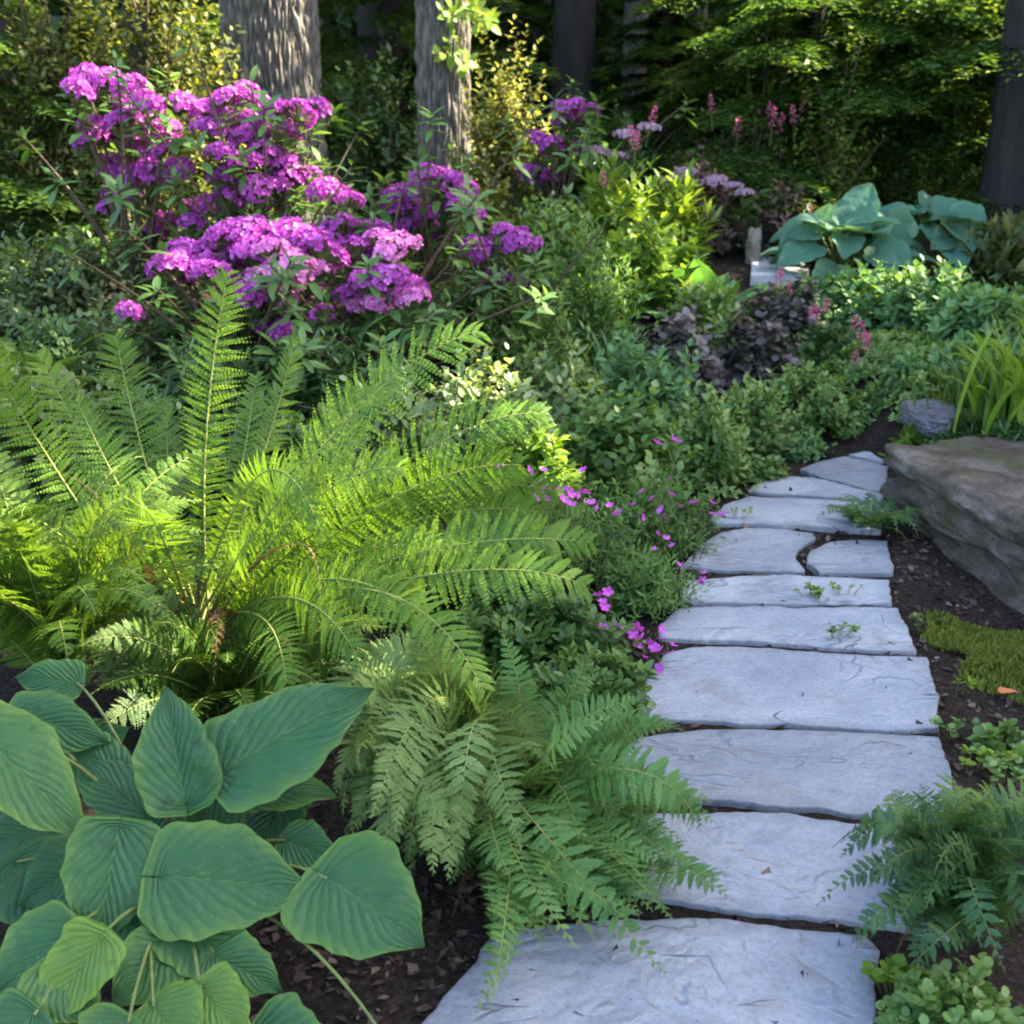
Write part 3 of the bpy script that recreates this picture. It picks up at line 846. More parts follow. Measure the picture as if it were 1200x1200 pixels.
# --- the fern at the right edge
fern5 = Fern("blue green fern at the right edge leaning over the near slabs", onground(1135, 1075, 1.98), 'bluefern', stalk='stem')
RIGHT = [((1050, 1015, 1.88), (955, 1065, 1.82), .16), ((1060, 975, 1.95), (985, 1005, 1.98), .14), ((1085, 965, 2.0), (1045, 925, 2.15), .13), ((1120, 960, 2.0), (1105, 925, 2.15), .14),
         ((1165, 960, 1.95), (1215, 925, 2.0), .16), ((1065, 1050, 1.78), (1000, 1120, 1.68), .15), ((1100, 1075, 1.75), (1075, 1150, 1.62), .15), ((1180, 1035, 1.78), (1250, 1050, 1.72), .16),
         ((1150, 990, 1.85), (1185, 1000, 1.65), .16), ((1120, 1000, 1.82), (1110, 1030, 1.62), .15), ((1080, 1000, 1.85), (1020, 1040, 1.72), .15), ((1140, 1050, 1.75), (1150, 1110, 1.6), .15),
         ((1150, 955, 2.05), (1170, 925, 2.25), .14), ((1090, 985, 1.9), (1030, 970, 1.85), .14), ((1185, 985, 1.9), (1260, 985, 1.85), .16), ((1100, 960, 2.05), (1075, 940, 2.2), .13),
         ((1130, 970, 1.95), (1150, 950, 1.85), .15), ((1170, 1010, 1.8), (1215, 1090, 1.65), .16), ((1095, 1030, 1.8), (1050, 1090, 1.65), .15), ((1120, 1020, 1.8), (1085, 1065, 1.62), .15)]
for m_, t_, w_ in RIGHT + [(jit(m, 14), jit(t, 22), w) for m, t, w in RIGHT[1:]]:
    up_ = m_[1] < 970  # upper fronds get a yellower tint, sunlight put into their colour
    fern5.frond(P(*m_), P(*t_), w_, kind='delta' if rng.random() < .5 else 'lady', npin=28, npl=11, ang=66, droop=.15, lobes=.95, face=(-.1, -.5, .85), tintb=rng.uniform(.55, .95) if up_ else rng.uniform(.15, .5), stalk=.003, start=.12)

# --- last year's brown fronds at the foot of the ferns
def dead_fronds(fern, pts):
    keep = fern.mats
    fern.mats = [M['dead'], M['twig']]
    for m_, t_, w_ in pts:
        o = fern.frond(P(*m_), P(*t_), w_, kind='lady', npin=26, npl=7, ang=52, droop=.6, lobes=.9, tintb=rng.uniform(.3, .7), stalk=.003, start=.12)
        o["label"] = "withered brown frond"
    fern.mats = keep
dead_fronds(fern1, [((200, 700, 2.75), (165, 790, 2.5), .09), ((300, 715, 2.7), (345, 790, 2.45), .08), ((255, 715, 2.7), (250, 800, 2.45), .08), ((130, 600, 2.75), (60, 560, 2.7), .07), ((330, 640, 2.6), (375, 700, 2.4), .07)])
dead_fronds(fern4, [((650, 990, 2.12), (700, 1060, 1.95), .07), ((560, 1000, 2.05), (530, 1075, 1.9), .07)])
dead_fronds(fern5, [((1095, 1070, 1.85), (1050, 1120, 1.75), .06), ((1150, 1070, 1.8), (1170, 1130, 1.7), .06)])

# --- little ferns
fern6 = Fern("small blue green fern growing over the path at the end of the boulder", onground(1020, 632, 3.98), 'bluefern')
for i in range(16):
    a, ln = rad(i * 137.5 + rng.uniform(-15, 15)), rng.uniform(.17, .27)
    d = np.array([math.cos(a), math.sin(a), 0])
    e = rng.uniform(.25, .8)
    mid = fern6.c + d * ln * .55 + [0, 0, ln * e * .6 + .02]
    tip = fern6.c + d * ln + [0, 0, ln * e * .55]
    tip[2] = max(tip[2], .05)
    fern6.frond(mid, tip, rng.uniform(.09, .12), .01, kind='delta', npin=14, npl=6, ang=62, droop=.2, lobes=1.2, tintb=rng.uniform(.2, .7), stalk=.0018, start=.2)
fern7 = Fern("feathery green fern low at the left edge beneath the olive shrub", onground(30, 360, 4.6), 'feather')
fan(fern7, 18, (100, 440), (30, 65), (.40, .60), (.14, .2), 'lady', rng, npin=22, npl=7, ang=66, droop=.3, lobes=1.2, stalk=.003, start=.1)
fern8 = Fern("mid green fern between the tall fern and the pale leaved ground cover", onground(560, 640, 3.35), 'lady')
fan(fern8, 20, (-160, 150), (25, 60), (.34, .52), (.13, .18), 'lady', rng, npin=24, npl=7, ang=66, droop=.3, lobes=1.15, stalk=.003, start=.1)

# ------------------------------------------------------------------ broad leaves
def blade_mesh(name, base, tip, width, up, mat, cord=.16, fold=.18, droop=.16, cup=.0, wave=.02, shape=.42, pleat=0, veins=9, tint=.4, r=rng, origin=None, asym=0, full=.60, point=.72):
    base, tip = np.asarray(base, float), np.asarray(tip, float)
    Lv = tip - base
    L = np.linalg.norm(Lv)
    Y = Lv / L
    X = norm(np.cross(Y, np.asarray(up, float)))
    Z = np.cross(X, Y)
    nu, nv = 34, 25
    u = np.linspace(0, 1, nu)[:, None]
    v = np.linspace(-1, 1, nv)[None, :]
    w = np.sin(np.pi * u ** shape) ** full
    w = w * np.where(u > .6, 1 - point * ((u - .6) / .4) ** 2.0, 1)
    w = np.maximum(w, .012)
    av = np.abs(v)
    ph = r.uniform(0, 6.28, 4)
    half = width / 2 * w * (1 + asym * v) * (1 + .05 * np.sin(u * 11 + ph[0] + (v > 0) * 2.1) * av)
    x = half * v * np.cos(fold * 1.2)
    y = u * L - cord * L * av ** 1.8 * (1 - u) ** 2.6
    z = np.abs(half * v) * math.sin(fold) - droop * L * (u ** 2) + droop * L * u * .55
    z = z - cup * width * av ** 2 * w
    z = z + wave * L * av ** 2 * (np.sin(u * 9 + ph[0] + (v > 0) * 2) + .6 * np.sin(u * 17 + ph[1] + (v > 0) * 3)) * .6
    z = z + wave * L * .5 * np.sin(v * 2.5 + u * 3 + ph[2])
    rid = np.abs((((u - .55 * av ** .8 * .8) * veins) % 1) - .5) * 2
    z = z + np.sqrt(np.clip(rid, 0, 1)) * (.0035 + pleat) * L / .25 * np.clip(w * 2, 0, 1)
    pk = np.array([[mnoise.noise((a * 26 + ph[1] * 9, b * 26, ph[0])) + .5 * mnoise.noise((a * 60, b * 60 + ph[1], 3)) for a, b in zip(xr, yr)] for xr, yr in zip(x, np.broadcast_to(y, x.shape))])
    z = z + pk * .016 * L * np.clip(w * 2, 0, 1)
    x = x + half * .03 * np.sin(u * 30 + ph[3]) * av
    V = base + x[..., None] * X + y[..., None] * Y + z[..., None] * Z
    uv = np.stack(np.broadcast_arrays(u, v), -1).reshape(-1, 2)
    i, j = np.meshgrid(np.arange(nu - 1), np.arange(nv - 1), indexing='ij')
    q = np.stack([i * nv + j, i * nv + j + 1, (i + 1) * nv + j + 1, (i + 1) * nv + j], -1).reshape(-1, 4)
    mb = MB()
    mb.add(V.reshape(-1, 3) - (0 if origin is None else origin), q, tint, uv)
    return mb.mesh(name, M[mat])

def leafy(root, c, base, tip, width, up, mat, stalk=True, **kw):
    me = blade_mesh("leaf", base, tip, width, up, mat, origin=c, **kw)
    o = bpy.data.objects.new("leaf", me); COL.objects.link(o); o.parent = root
    if stalk:
        mb = MB()
        A = c + rng.normal(size=3) * [.02, .02, 0]
        B = np.asarray(base)
        Cc = (A + B) / 2 + np.array([0, 0, .35 * np.linalg.norm(B - A)])
        tubes(mb, A - c, B - c, Cc - c, .0045, .0028, 10, 6)
        s = mb.mesh("leaf_stalk", M['stem'])
        so = bpy.data.objects.new("leaf_stalk", s); COL.objects.link(so); so.parent = root
    return o

big_c = onground(215, 1010, 1.98)
big = thing("broad_leaved_plant", "plant with large heart shaped blue green leaves in the near left corner", "plant", big_c)
UPC = np.array([0, -.55, .85])
BL = [  # base, tip, width, up, tint, extra
    ((262, 908, 1.98), (436, 800, 2.12), .205, (-.25, -.6, .8), .35, dict(fold=.30, cord=.12, wave=.016, asym=.1)),
    ((218, 942, 1.93), (193, 802, 2.06), .150, (.1, -.9, .35), .35, dict(fold=.42, cord=.10, droop=.05)),
    ((-40, 850, 2.0), (104, 978, 1.86), .165, (.35, -.5, .9), .55, dict(fold=.22, cord=.1, droop=.22)),
    ((18, 838, 2.12), (128, 868, 2.08), .110, (0, -.6, .8), .40, dict(fold=.2)),
    ((90, 800, 2.2), (15, 792, 2.2), .080, (0, -.7, .7), .40, dict(fold=.2)),
    ((175, 962, 1.98), (86, 885, 2.06), .115, (.1, -.5, .8), .15, dict(fold=.3)),
    ((140, 968, 1.88), (112, 1118, 1.72), .150, (.15, -.75, .6), .40, dict(fold=.28, cord=.08, droop=.2)),
    ((190, 1028, 1.80), (366, 1040, 1.78), .185, (0, -.6, .85), .45, dict(fold=.16, cord=.14, droop=.14, wave=.02)),
    ((384, 1030, 1.80), (496, 1106, 1.68), .190, (.1, -.62, .8), .45, dict(fold=.12, cord=.2, droop=.14, wave=.016)),
    ((335, 985, 1.92), (396, 1008, 1.86), .085, (0, -.5, .8), .35, dict(fold=.15)),
    ((85, 1090, 1.72), (-12, 1170, 1.62), .140, (0, -.5, .85), .40, dict(fold=.2)),
    ((118, 1100, 1.68), (46, 1202, 1.58), .115, (-.1, -.55, .8), 1.0, dict(fold=.2)),
    ((300, 1225, 1.56), (385, 1275, 1.48), .160, (0, -.5, .85), .35, dict(fold=.12, cord=.2)),
    ((450, 1215, 1.56), (455, 1275, 1.5), .110, (0, -.45, .9), .95, dict(fold=.1, cord=.2)),
    ((235, 1160, 1.62), (290, 1215, 1.54), .100, (0, -.5, .85), .95, dict(fold=.2)),
    ((200, 1110, 1.72), (130, 1180, 1.62), .120, (.1, -.5, .8), .55, dict(fold=.3)),
    ((215, 1080, 1.76), (290, 1150, 1.66), .130, (0, -.5, .8), .5, dict(fold=.3)),
    ((180, 1180, 1.6), (230, 1240, 1.5), .120, (0, -.4, .9), .8, dict(fold=.2)),
    ((100, 1010, 1.9), (20, 1060, 1.84), .130, (0, -.5, .8), .2, dict(fold=.25)),
    ((60, 960, 2.05), (-30, 1000, 2.0), .120, (0, -.5, .8), .25, dict(fold=.25)),
    ((150, 1200, 1.56), (90, 1270, 1.48), .120, (0, -.4, .9), .5, dict(fold=.2)),
    ((40, 1190, 1.58), (-30, 1260, 1.5), .120, (0, -.4, .9), .3, dict(fold=.2)),
    ((290, 930, 2.02), (395, 925, 2.0), .120, (.1, -.2, .9), .6, dict(fold=.2, droop=.3)),
    ((60, 905, 2.12), (150, 850, 2.16), .140, (0, -.6, .8), .45, dict(fold=.2)),
    ((255, 985, 1.95), (210, 905, 2.0), .120, (0, -.6, .8), .25, dict(fold=.25)),
    ((60, 1060, 1.85), (140, 1105, 1.78), .130, (0, -.55, .8), .35, dict(fold=.2)),
    ((240, 1040, 1.86), (255, 1125, 1.78), .140, (0, -.55, .8), .3, dict(fold=.2)),
    ((20, 1010, 1.95), (70, 1100, 1.85), .140, (0, -.55, .8), .25, dict(fold=.2)),
    ((150, 1060, 1.8), (200, 1130, 1.72), .120, (0, -.55, .8), .35, dict(fold=.2)),
    ((330, 930, 2.05), (300, 1000, 1.95), .120, (0, -.55, .8), .3, dict(fold=.2)),
    ((60, 1130, 1.66), (110, 1200, 1.58), .110, (0, -.5, .85), .6, dict(fold=.2)),
    ((250, 1120, 1.7), (330, 1160, 1.63), .100, (0, -.5, .85), .5, dict(fold=.2)),
    ((135, 905, 2.05), (60, 855, 2.12), .090, (0, -.6, .8), .3, dict(fold=.2)),
]
for i, (b, t, w, up, tn, ex) in enumerate(BL):
    kw = dict(fold=.18, cord=.14, droop=.15, wave=.03, pleat=.0005); kw.update(ex)
    o = leafy(big, big_c, P(*b), P(*t), w * 1.16, up, 'broad', tint=tn, shape=.50, cup=.05, veins=7.5, **kw)
    if tn >= .95: o["label"] = "yellow green young leaf"

def rosette(root, c, n, L, W, mat, el=(15, 70), stalk=.35, r=rng, **kw):
    for i in range(n):
        a = rad(i * 137.5 + r.uniform(-20, 20))
        e = rad(el[0] + (el[1] - el[0]) * i / max(1, n - 1) + r.uniform(-6, 6))
        d = np.array([math.cos(a) * math.cos(e), math.sin(a) * math.cos(e), math.sin(e)])
        s = r.uniform(.7, 1.2)
        b = c + d * L * stalk * s
        flat = np.array([d[0], d[1], d[2] * (r.uniform(.3, 1.0) if mat == 'bluehosta' else .6) - .1])
        t = b + norm(flat) * L * s
        up = np.array([-d[0] * .7, -d[1] * .7, 1])
        me = blade_mesh("leaf", b, t, W * s, up, mat, origin=c, tint=r.uniform(.2, .6), r=r, **kw)
        o = bpy.data.objects.new("leaf", me); COL.objects.link(o); o.parent = root
        mb = MB(); A = c * 0
        tubes(mb, A, b - c, (b - c) * .5 + [0, 0, .03], .006, .004, 6, 5)
        so = bpy.data.objects.new("leaf_stalk", mb.mesh("leaf_stalk", M['stem'])); COL.objects.link(so); so.parent = root

def hosta_dome(root, c, n, R, H, L, r=rng):
    """rounded leaves on long stalks, the blades spread over a low dome"""
    for i in range(n):
        f = (i + .5) / n
        a = rad(i * 137.5 + r.uniform(-15, 15))
        o = np.array([math.cos(a), math.sin(a), 0])
        q = math.sqrt(f)
        b = c + o * R * q * .75 + [0, 0, H * (1.02 - .75 * f ** 1.4) * r.uniform(.85, 1.12)]
        s = r.uniform(.7, 1.2)
        d = norm(o * (.55 + .5 * q) + r.normal(size=3) * .25 + [0, 0, .35 - .75 * q])
        up = norm(o * .35 + [0, -.45, .8] + r.normal(size=3) * .22)
        me = blade_mesh("leaf", b, b + d * L * s, L * s * r.uniform(.78, .95), up, 'bluehosta', origin=c, tint=r.uniform(.15, .65), r=r, fold=.14, cord=.22, droop=.16, wave=.03, veins=12, shape=.52, full=.56, point=.5, cup=-.08)
        ob = bpy.data.objects.new("leaf", me); COL.objects.link(ob); ob.parent = root
        mb = MB()
        tubes(mb, o * .03, b - c, (b - c) * [.35, .35, .7], .006, .004, 7, 5)
        so = bpy.data.objects.new("leaf_stalk", mb.mesh("leaf_stalk", M['stem'])); COL.objects.link(so); so.parent = root

for (px, py, y, n, L, W, mat, label) in [
    (985, 300, 7.0, 15, .31, .27, 'bluehosta', "large blue green hosta, the half beside the pale stone step"),
    (1085, 300, 7.2, 15, .31, .27, 'bluehosta', "large blue green hosta, the half nearer the dark trunk on the right"),
    (775, 330, 6.3, 15, .25, .22, 'greenhosta', "mid green broad leaved clump behind the strap leaved lilies"),
    (835, 330, 6.2, 13, .25, .17, 'greenhosta', "bright green broad leaved clump left of the pale stone step"),
]:
    c = onground(px, py, y)
    root = thing("hosta" if mat == 'bluehosta' else "broad_leaved_plant", label, "hosta" if mat == 'bluehosta' else "plant", c)
    if mat == 'bluehosta':
        hosta_dome(root, c, 30, .40, .29, .225)
        continue
    rosette(root, c, n, L, W, mat, (14, 76), .62, fold=.2, cord=.16, droop=.22, wave=.03, veins=13, **(dict(shape=.60, full=.60, point=.35, cup=-.10) if mat == 'bluehosta' else {}))

# ------------------------------------------------------------------ leafy plants built from shoots
def shoot_leaves(mb, tips, axis, nl, ll, along, tpl, el=(10, 55), r=rng, tintb=.5, tvar=.18, upmix=.6, shoot_var=.12, width=None):
    n = len(tips)
    k = np.arange(nl)
    az = (k * 2.39996)[None] + r.uniform(0, 6.28, (n, 1)) + r.normal(size=(n, nl)) * .3
    t = ((k + .3) / nl)[None] + r.normal(size=(n, nl)) * .05
    e = np.radians(el[1] + (el[0] - el[1]) * t) + r.normal(size=(n, nl)) * .15
    ax = norm(axis)
    ref = np.where(np.abs(ax[:, 2:3]) > .9, np.array([1., 0, 0]), np.array([0, 0, 1.]))
    X = norm(np.cross(ax, ref)); Y = np.cross(ax, X)
    R = np.cos(az)[..., None] * X[:, None] + np.sin(az)[..., None] * Y[:, None]
    d = np.cos(e)[..., None] * R + np.sin(e)[..., None] * ax[:, None]
    nn = np.cos(e)[..., None] * ax[:, None] - np.sin(e)[..., None] * R
    nn = norm(nn + np.array([0, 0, upmix]) + r.normal(size=nn.shape) * .18)
    pos = tips[:, None] - ax[:, None] * (np.reshape(along, (-1, 1)) * t)[..., None]
    sz = np.reshape(ll, (-1, 1)) * r.uniform(.65, 1.15, (n, nl)) * (.75 + .35 * np.clip(t, 0, 1))
    tint = np.clip(tintb + r.normal(size=(n, 1)) * shoot_var + r.normal(size=(n, nl)) * tvar + .12 * (.5 - t), 0, 1)
    scatter(mb, tpl, pos.reshape(-1, 3), d.reshape(-1, 3), nn.reshape(-1, 3), sz.ravel(), tint.ravel(), 0, width)

def dome_tips(n, rx, ry, h, r, low=.05, fill=.75, lump=.16):
    """shoot ends spread through the outer part of a dome, with an uneven outline"""
    a = r.uniform(0, 2 * math.pi, n)
    s = np.sqrt(r.uniform(0, 1, n))
    el = np.arccos(np.clip(s, 0, 1))
    el = np.maximum(el, low)
    ph = r.uniform(0, 6.28, 3)
    k = 1 + lump * (np.sin(3 * a + ph[0]) + np.sin(5 * a + 4 * el + ph[1]) + .8 * np.sin(8 * a + 7 * el + ph[2])) * .6
    q = (fill + (1.03 - fill) * r.random(n) ** .6) * k * r.normal(1, .05, n)
    d = np.stack([np.cos(a) * np.cos(el), np.sin(a) * np.cos(el), np.sin(el)], -1)
    return d * q[:, None] * np.array([rx, ry, h]), d

def mound(name, label, cat, c, rx, ry, h, n, nl, ll, mat, tpl=OVATE, along=.4, stems=24, seed=0, group=None, el=(10, 55), tintb=.5, tvar=.18, upmix=.6, lump=.16, upright=.5, stem_mat='stem', fill=.7, leafname="foliage", shoot_var=.12, width=None, stem_r=.004):
    r = np.random.default_rng(1000 + seed)
    c = np.asarray(c, float)
    root = thing(name, label, cat, c, group)
    tips, d = dome_tips(n, rx, ry, h, r, fill=fill, lump=lump)
    # keep the shoot ends above the slope the plant stands on
    gz = hf(tips[:, 0] + c[0], tips[:, 1] + c[1]) - c[2]
    tips[:, 2] = np.maximum(tips[:, 2] + gz * .8, gz + ll * .3)
    axis = norm(d + np.array([0, 0, upright]) + r.normal(size=d.shape) * .2)
    mb = MB()
    shoot_leaves(mb, tips, axis, nl, ll, along * h if along < 1 else along * ll, tpl, el, r, tintb, tvar, upmix, shoot_var, width)
    fo = bpy.data.objects.new(leafname, mb.mesh(leafname, M[mat])); COL.objects.link(fo); fo.parent = root
    if stems:
        mb = MB()
        k = r.choice(n, min(stems, n), replace=False)
        A = r.normal(size=(len(k), 3)) * [rx * .12, ry * .12, 0]
        A[:, 2] = hf(A[:, 0] + c[0], A[:, 1] + c[1]) - c[2] - .01
        B = tips[k]
        Cc = A * .6 + B * .4; Cc[:, 2] = B[:, 2] * .75
        tubes(mb, A, B, Cc, stem_r, stem_r * .45, 6, 4)
        so = bpy.data.objects.new("stems", mb.mesh("stems", M[stem_mat])); COL.objects.link(so); so.parent = root
    return root, c, tips

def at_px(px, y, hw, top):
    """base on the soil under (px) at distance y, half width hw px, height reaching picture row top"""
    # the column under px at distance y
    p = P(px, top, y)
    b = np.array([p[0], y, float(hf(p[0], y))])
    depth = y * _c + (CAM_H - b[2]) * _s
    return b, hw * depth / FPX, max(.08, p[2] - b[2])

MOUNDS = [  # px, y, half width px, top row, n shoots, leaves, leaf length, material, template, depth ratio, label, extra
    # low leafy cover along the path
    (640, 3.05, 85, 700, 190, 9, .050, 'glossy', OVATE, .8, "mid green ground cover between the lady fern and the lower magenta flowers", {}),
    (700, 2.75, 60, 770, 150, 9, .045, 'glossy', OVATE, .8, "mid green ground cover nearest the pale slab with the dark crack", {}),
    (665, 3.55, 95, 585, 300, 9, .036, 'fineleaf', LANCE, .7, "fine leaved light green geranium clump between the fern tips and the path", dict(el=(0, 65))),
    (755, 3.35, 60, 650, 220, 9, .034, 'fineleaf', LANCE, .8, "fine leaved light green geranium clump overhanging the long thin slab", dict(el=(0, 65))),
    (770, 3.85, 75, 560, 240, 9, .036, 'fineleaf', LANCE, .8, "fine leaved green geranium clump beside the notched slab", dict(el=(0, 65))),
    (620, 3.95, 75, 500, 150, 9, .060, 'lime', OVATE, .7, "yellow green leafy clump behind the tips of the tall fern", {}),
    (730, 4.25, 85, 470, 190, 9, .06, 'cover', WIDE, .7, "dark glossy leaved clump left of the path bend, above the magenta flowers", dict(tintb=.35)),
    (830, 4.45, 60, 470, 190, 9, .048, 'cover', OVATE, .8, "small leaved green mound at the path's left edge, nearest of the row", {}),
    (880, 4.85, 55, 450, 190, 9, .046, 'cover', OVATE, .8, "small leaved green mound with yellowish tips, second of the row along the path", dict(tintb=.6)),
    (945, 5.15, 60, 435, 200, 9, .046, 'cover', OVATE, .8, "small leaved green mound at the far end of the path, third of the row", {}),
    (1010, 5.45, 55, 430, 190, 9, .046, 'cover', OVATE, .8, "small leaved green mound above the farthest slab, last of the row", dict(tintb=.45)),
    (565, 4.4, 80, 425, 190, 8, .062, 'pale', OVATE, .7, "pale cream edged leafy clump under the pink rhododendron blooms", dict(tintb=.6)),
    (650, 4.75, 80, 420, 190, 8, .060, 'pale', OVATE, .7, "silvery green leafy clump on the bank left of the purple heuchera", dict(tintb=.45)),
    (760, 4.95, 80, 395, 220, 8, .055, 'mint', OVATE, .7, "green leafy clump on the bank below the strap leaves", dict(tintb=.4)),
    (460, 3.9, 80, 440, 170, 8, .055, 'pale', OVATE, .6, "pale leafy clump seen through the right fronds of the tall fern", dict(tintb=.5)),
    (880, 5.6, 55, 375, 150, 7, .055, 'purple', ROUND, .7, "dark purple heuchera on the slope right of the lavender flowers", dict(el=(0, 40))),
    (805, 5.4, 50, 372, 120, 7, .055, 'purple', ROUND, .7, "grey purple heuchera below the broad leaved clumps", dict(el=(0, 40), tintb=.7)),
    (915, 5.95, 50, 338, 150, 7, .055, 'purple', ROUND, .7, "bronze purple heuchera below the pale stone step", dict(el=(0, 40), tintb=.45)),
    (950, 5.75, 60, 395, 150, 8, .07, 'deep', OVATE, .7, "dark green clump between the purple heucheras and the mint green mound", {}),
    (1000, 6.35, 75, 320, 210, 8, .065, 'mint', OVATE, .7, "mint green leafy mound, the part below the blue hosta", {}),
    (1090, 6.1, 85, 315, 260, 8, .065, 'mint', OVATE, .7, "mint green leafy mound, the broad middle part above the mossy rock", {}),
    (1150, 5.75, 60, 345, 190, 8, .070, 'mint', OVATE, .7, "mint green leafy mound, the bright right end beside the strap leaves", dict(tintb=.65)),
    (1060, 5.7, 60, 395, 170, 8, .055, 'cover', OVATE, .7, "low green clump in front of the mint mound with red flower spikes", dict(tintb=.4)),
    (1165, 5.2, 60, 405, 190, 8, .06, 'mint', OVATE, .7, "mint green leafy clump behind the strap leaves, nearest the boulder", dict(tintb=.6)),
    (1200, 5.6, 60, 370, 190, 8, .06, 'cover', OVATE, .7, "green leafy clump at the right edge behind the strap leaves", {}),
    (1085, 5.35, 45, 425, 150, 8, .05, 'cover', OVATE, .6, "low green clump just behind the moss and the flat rock", dict(tintb=.6)),
    (912, 6.35, 42, 334, 120, 8, .045, 'cover', OVATE, .5, "low green clump hiding the near face of the pale stone step", dict(tintb=.4)),
    (880, 4.58, 38, 545, 110, 8, .036, 'cover', OVATE, .7, "low leafy edging against the far left corner of the grey blue slab", dict(tintb=.55)),
    (935, 4.88, 38, 522, 110, 8, .036, 'mint', OVATE, .7, "low leafy edging behind the blue slab with the diagonal edge", {}),
    (1000, 5.12, 42, 500, 130, 8, .036, 'cover', OVATE, .7, "low leafy edging right behind the farthest sliver of slab", dict(tintb=.6)),
    (1062, 5.1, 42, 482, 130, 8, .036, 'mint', OVATE, .7, "low leafy edging between the farthest slab and the flat rock", dict(tintb=.4)),
    (1075, 4.95, 34, 480, 100, 8, .034, 'cover', OVATE, .8, "low leafy tuft just left of the flat rock", dict(tintb=.6)),
    (845, 5.62, 50, 372, 60, 9, .05, 'cover', OVATE, .7, "green clump mingling with the purple heucheras", dict(tintb=.6)),
    (1070, 4.72, 26, 500, 90, 7, .028, 'lime', OVATE, .8, "yellowish low tuft at the far tip of the boulder", dict(tintb=.4)),
    (1100, 5.5, 60, 440, 150, 8, .045, 'cover', OVATE, .7, "low green clump filling the gap left of the strap leaves", dict(tintb=.5)),
    (690, 5.6, 80, 275, 280, 9, .06, 'fineleaf', LANCE, .6, "feathery green clump right of the small purple blooms", dict(el=(10, 70))),
    (620, 5.3, 80, 330, 230, 9, .06, 'cover', LANCE, .6, "green leafy clump under the small purple blooms right of the rhododendrons", dict(el=(5, 60))),
    (725, 6.9, 45, 190, 60, 11, .13, 'lime', LANCE, .8, "upright bright lime perennial with long leaves, the left of two", dict(el=(20, 60), upright=2.2, along=.6)),
    (795, 7.1, 45, 200, 60, 11, .13, 'lime', LANCE, .8, "upright bright lime perennial with long leaves, the right of two", dict(el=(20, 60), upright=2.2, along=.6)),
    (690, 7.5, 60, 170, 120, 9, .09, 'glossy', OVATE, .8, "green hydrangea with pale lavender flower heads beside the yellow shrub", {}),
    (825, 7.6, 55, 200, 120, 9, .08, 'bronze', OVATE, .8, "bronze green shrub with lavender flower heads in front of the dark trunks", {}),
    (870, 8.2, 60, 150, 150, 10, .06, 'bronze', LANCE, .8, "twiggy bronze shrub tipped with rose flower spikes", dict(el=(10, 70), upright=1.5, along=.5)),
    (920, 7.4, 40, 215, 90, 9, .07, 'bronze', OVATE, .8, "dull reddish shrub left of the blue hosta", dict(tintb=.4)),
    # the shrubbery on the left, behind and under the rhododendrons
    (60, 5.6, 95, 270, 240, 9, .055, 'grey', OVATE, .7, "grey green shrub at the left edge, lower than the olive shrub", dict(tintb=.45)),
    (160, 5.0, 80, 345, 200, 9, .055, 'grey', OVATE, .7, "grey green shrub with pale leaves left of the tall fern's upright fronds", dict(tintb=.6)),
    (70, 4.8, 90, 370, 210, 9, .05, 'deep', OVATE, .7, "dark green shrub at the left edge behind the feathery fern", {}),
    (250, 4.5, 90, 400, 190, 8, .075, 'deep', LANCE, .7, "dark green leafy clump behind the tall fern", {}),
    (560, 5.6, 70, 330, 200, 9, .06, 'glossy', OVATE, .6, "green leafy clump between the arched purple blooms and the feathery clump", dict(tintb=.6)),
    (760, 6.3, 60, 265, 170, 9, .075, 'lime', OVATE, .7, "yellow green leafy clump rising above the strap leaved lilies", dict(tintb=.4)),
    (650, 6.4, 60, 235, 190, 9, .06, 'cover', OVATE, .7, "green clump below the far purple blooms", dict(tintb=.55)),
    (850, 7.8, 45, 240, 150, 9, .06, 'cover', OVATE, .7, "mid green clump behind the tan upright stone", dict(tintb=.5)),
    (820, 5.9, 45, 330, 110, 8, .06, 'cover', OVATE, .7, "green clump with silvery tips between the broad leaved clump and the grey purple heuchera", dict(tintb=.6)),
    (400, 4.6, 90, 390, 190, 8, .07, 'deep', LANCE, .7, "deep green leafy clump below the palest pink blooms", {}),
    (1175, 6.9, 40, 270, 70, 12, .16, 'grey', LANCE, .8, "grey green grassy tuft at the foot of the right hand trunk", dict(el=(40, 80), upright=1.5)),
    (1130, 1.62, 75, 1155, 170, 8, .026, 'cover', ROUND, .8, "green round leaved seedling clump in the near right corner", dict(upmix=1.2)),
    (1185, 2.55, 38, 870, 40, 7, .032, 'cover', ROUND, .8, "pale round leaved weed in the mulch right of the slanting slab", dict(upmix=1.2)),
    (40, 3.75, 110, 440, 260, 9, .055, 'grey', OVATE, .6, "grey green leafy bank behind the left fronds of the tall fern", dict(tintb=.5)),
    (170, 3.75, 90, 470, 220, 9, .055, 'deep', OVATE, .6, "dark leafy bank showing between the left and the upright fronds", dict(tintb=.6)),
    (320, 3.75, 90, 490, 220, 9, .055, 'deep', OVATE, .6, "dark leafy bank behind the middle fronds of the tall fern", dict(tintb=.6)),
    (560, 2.95, 60, 720, 150, 9, .045, 'glossy', OVATE, .8, "green ground cover beneath the palest arching fern tip", {}),
    (420, 2.75, 80, 770, 180, 8, .045, 'deep', OVATE, .7, "dark green ground cover above the soft drooping fern", dict(tintb=.6)),
    (470, 3.2, 60, 640, 110, 8, .05, 'deep', OVATE, .7, "dark leafy filler under the arching fronds of the tall fern", {}),
    (640, 2.75, 50, 790, 110, 8, .04, 'glossy', OVATE, .8, "low green cover behind the crown of the lady fern", {}),
]
PL = {}
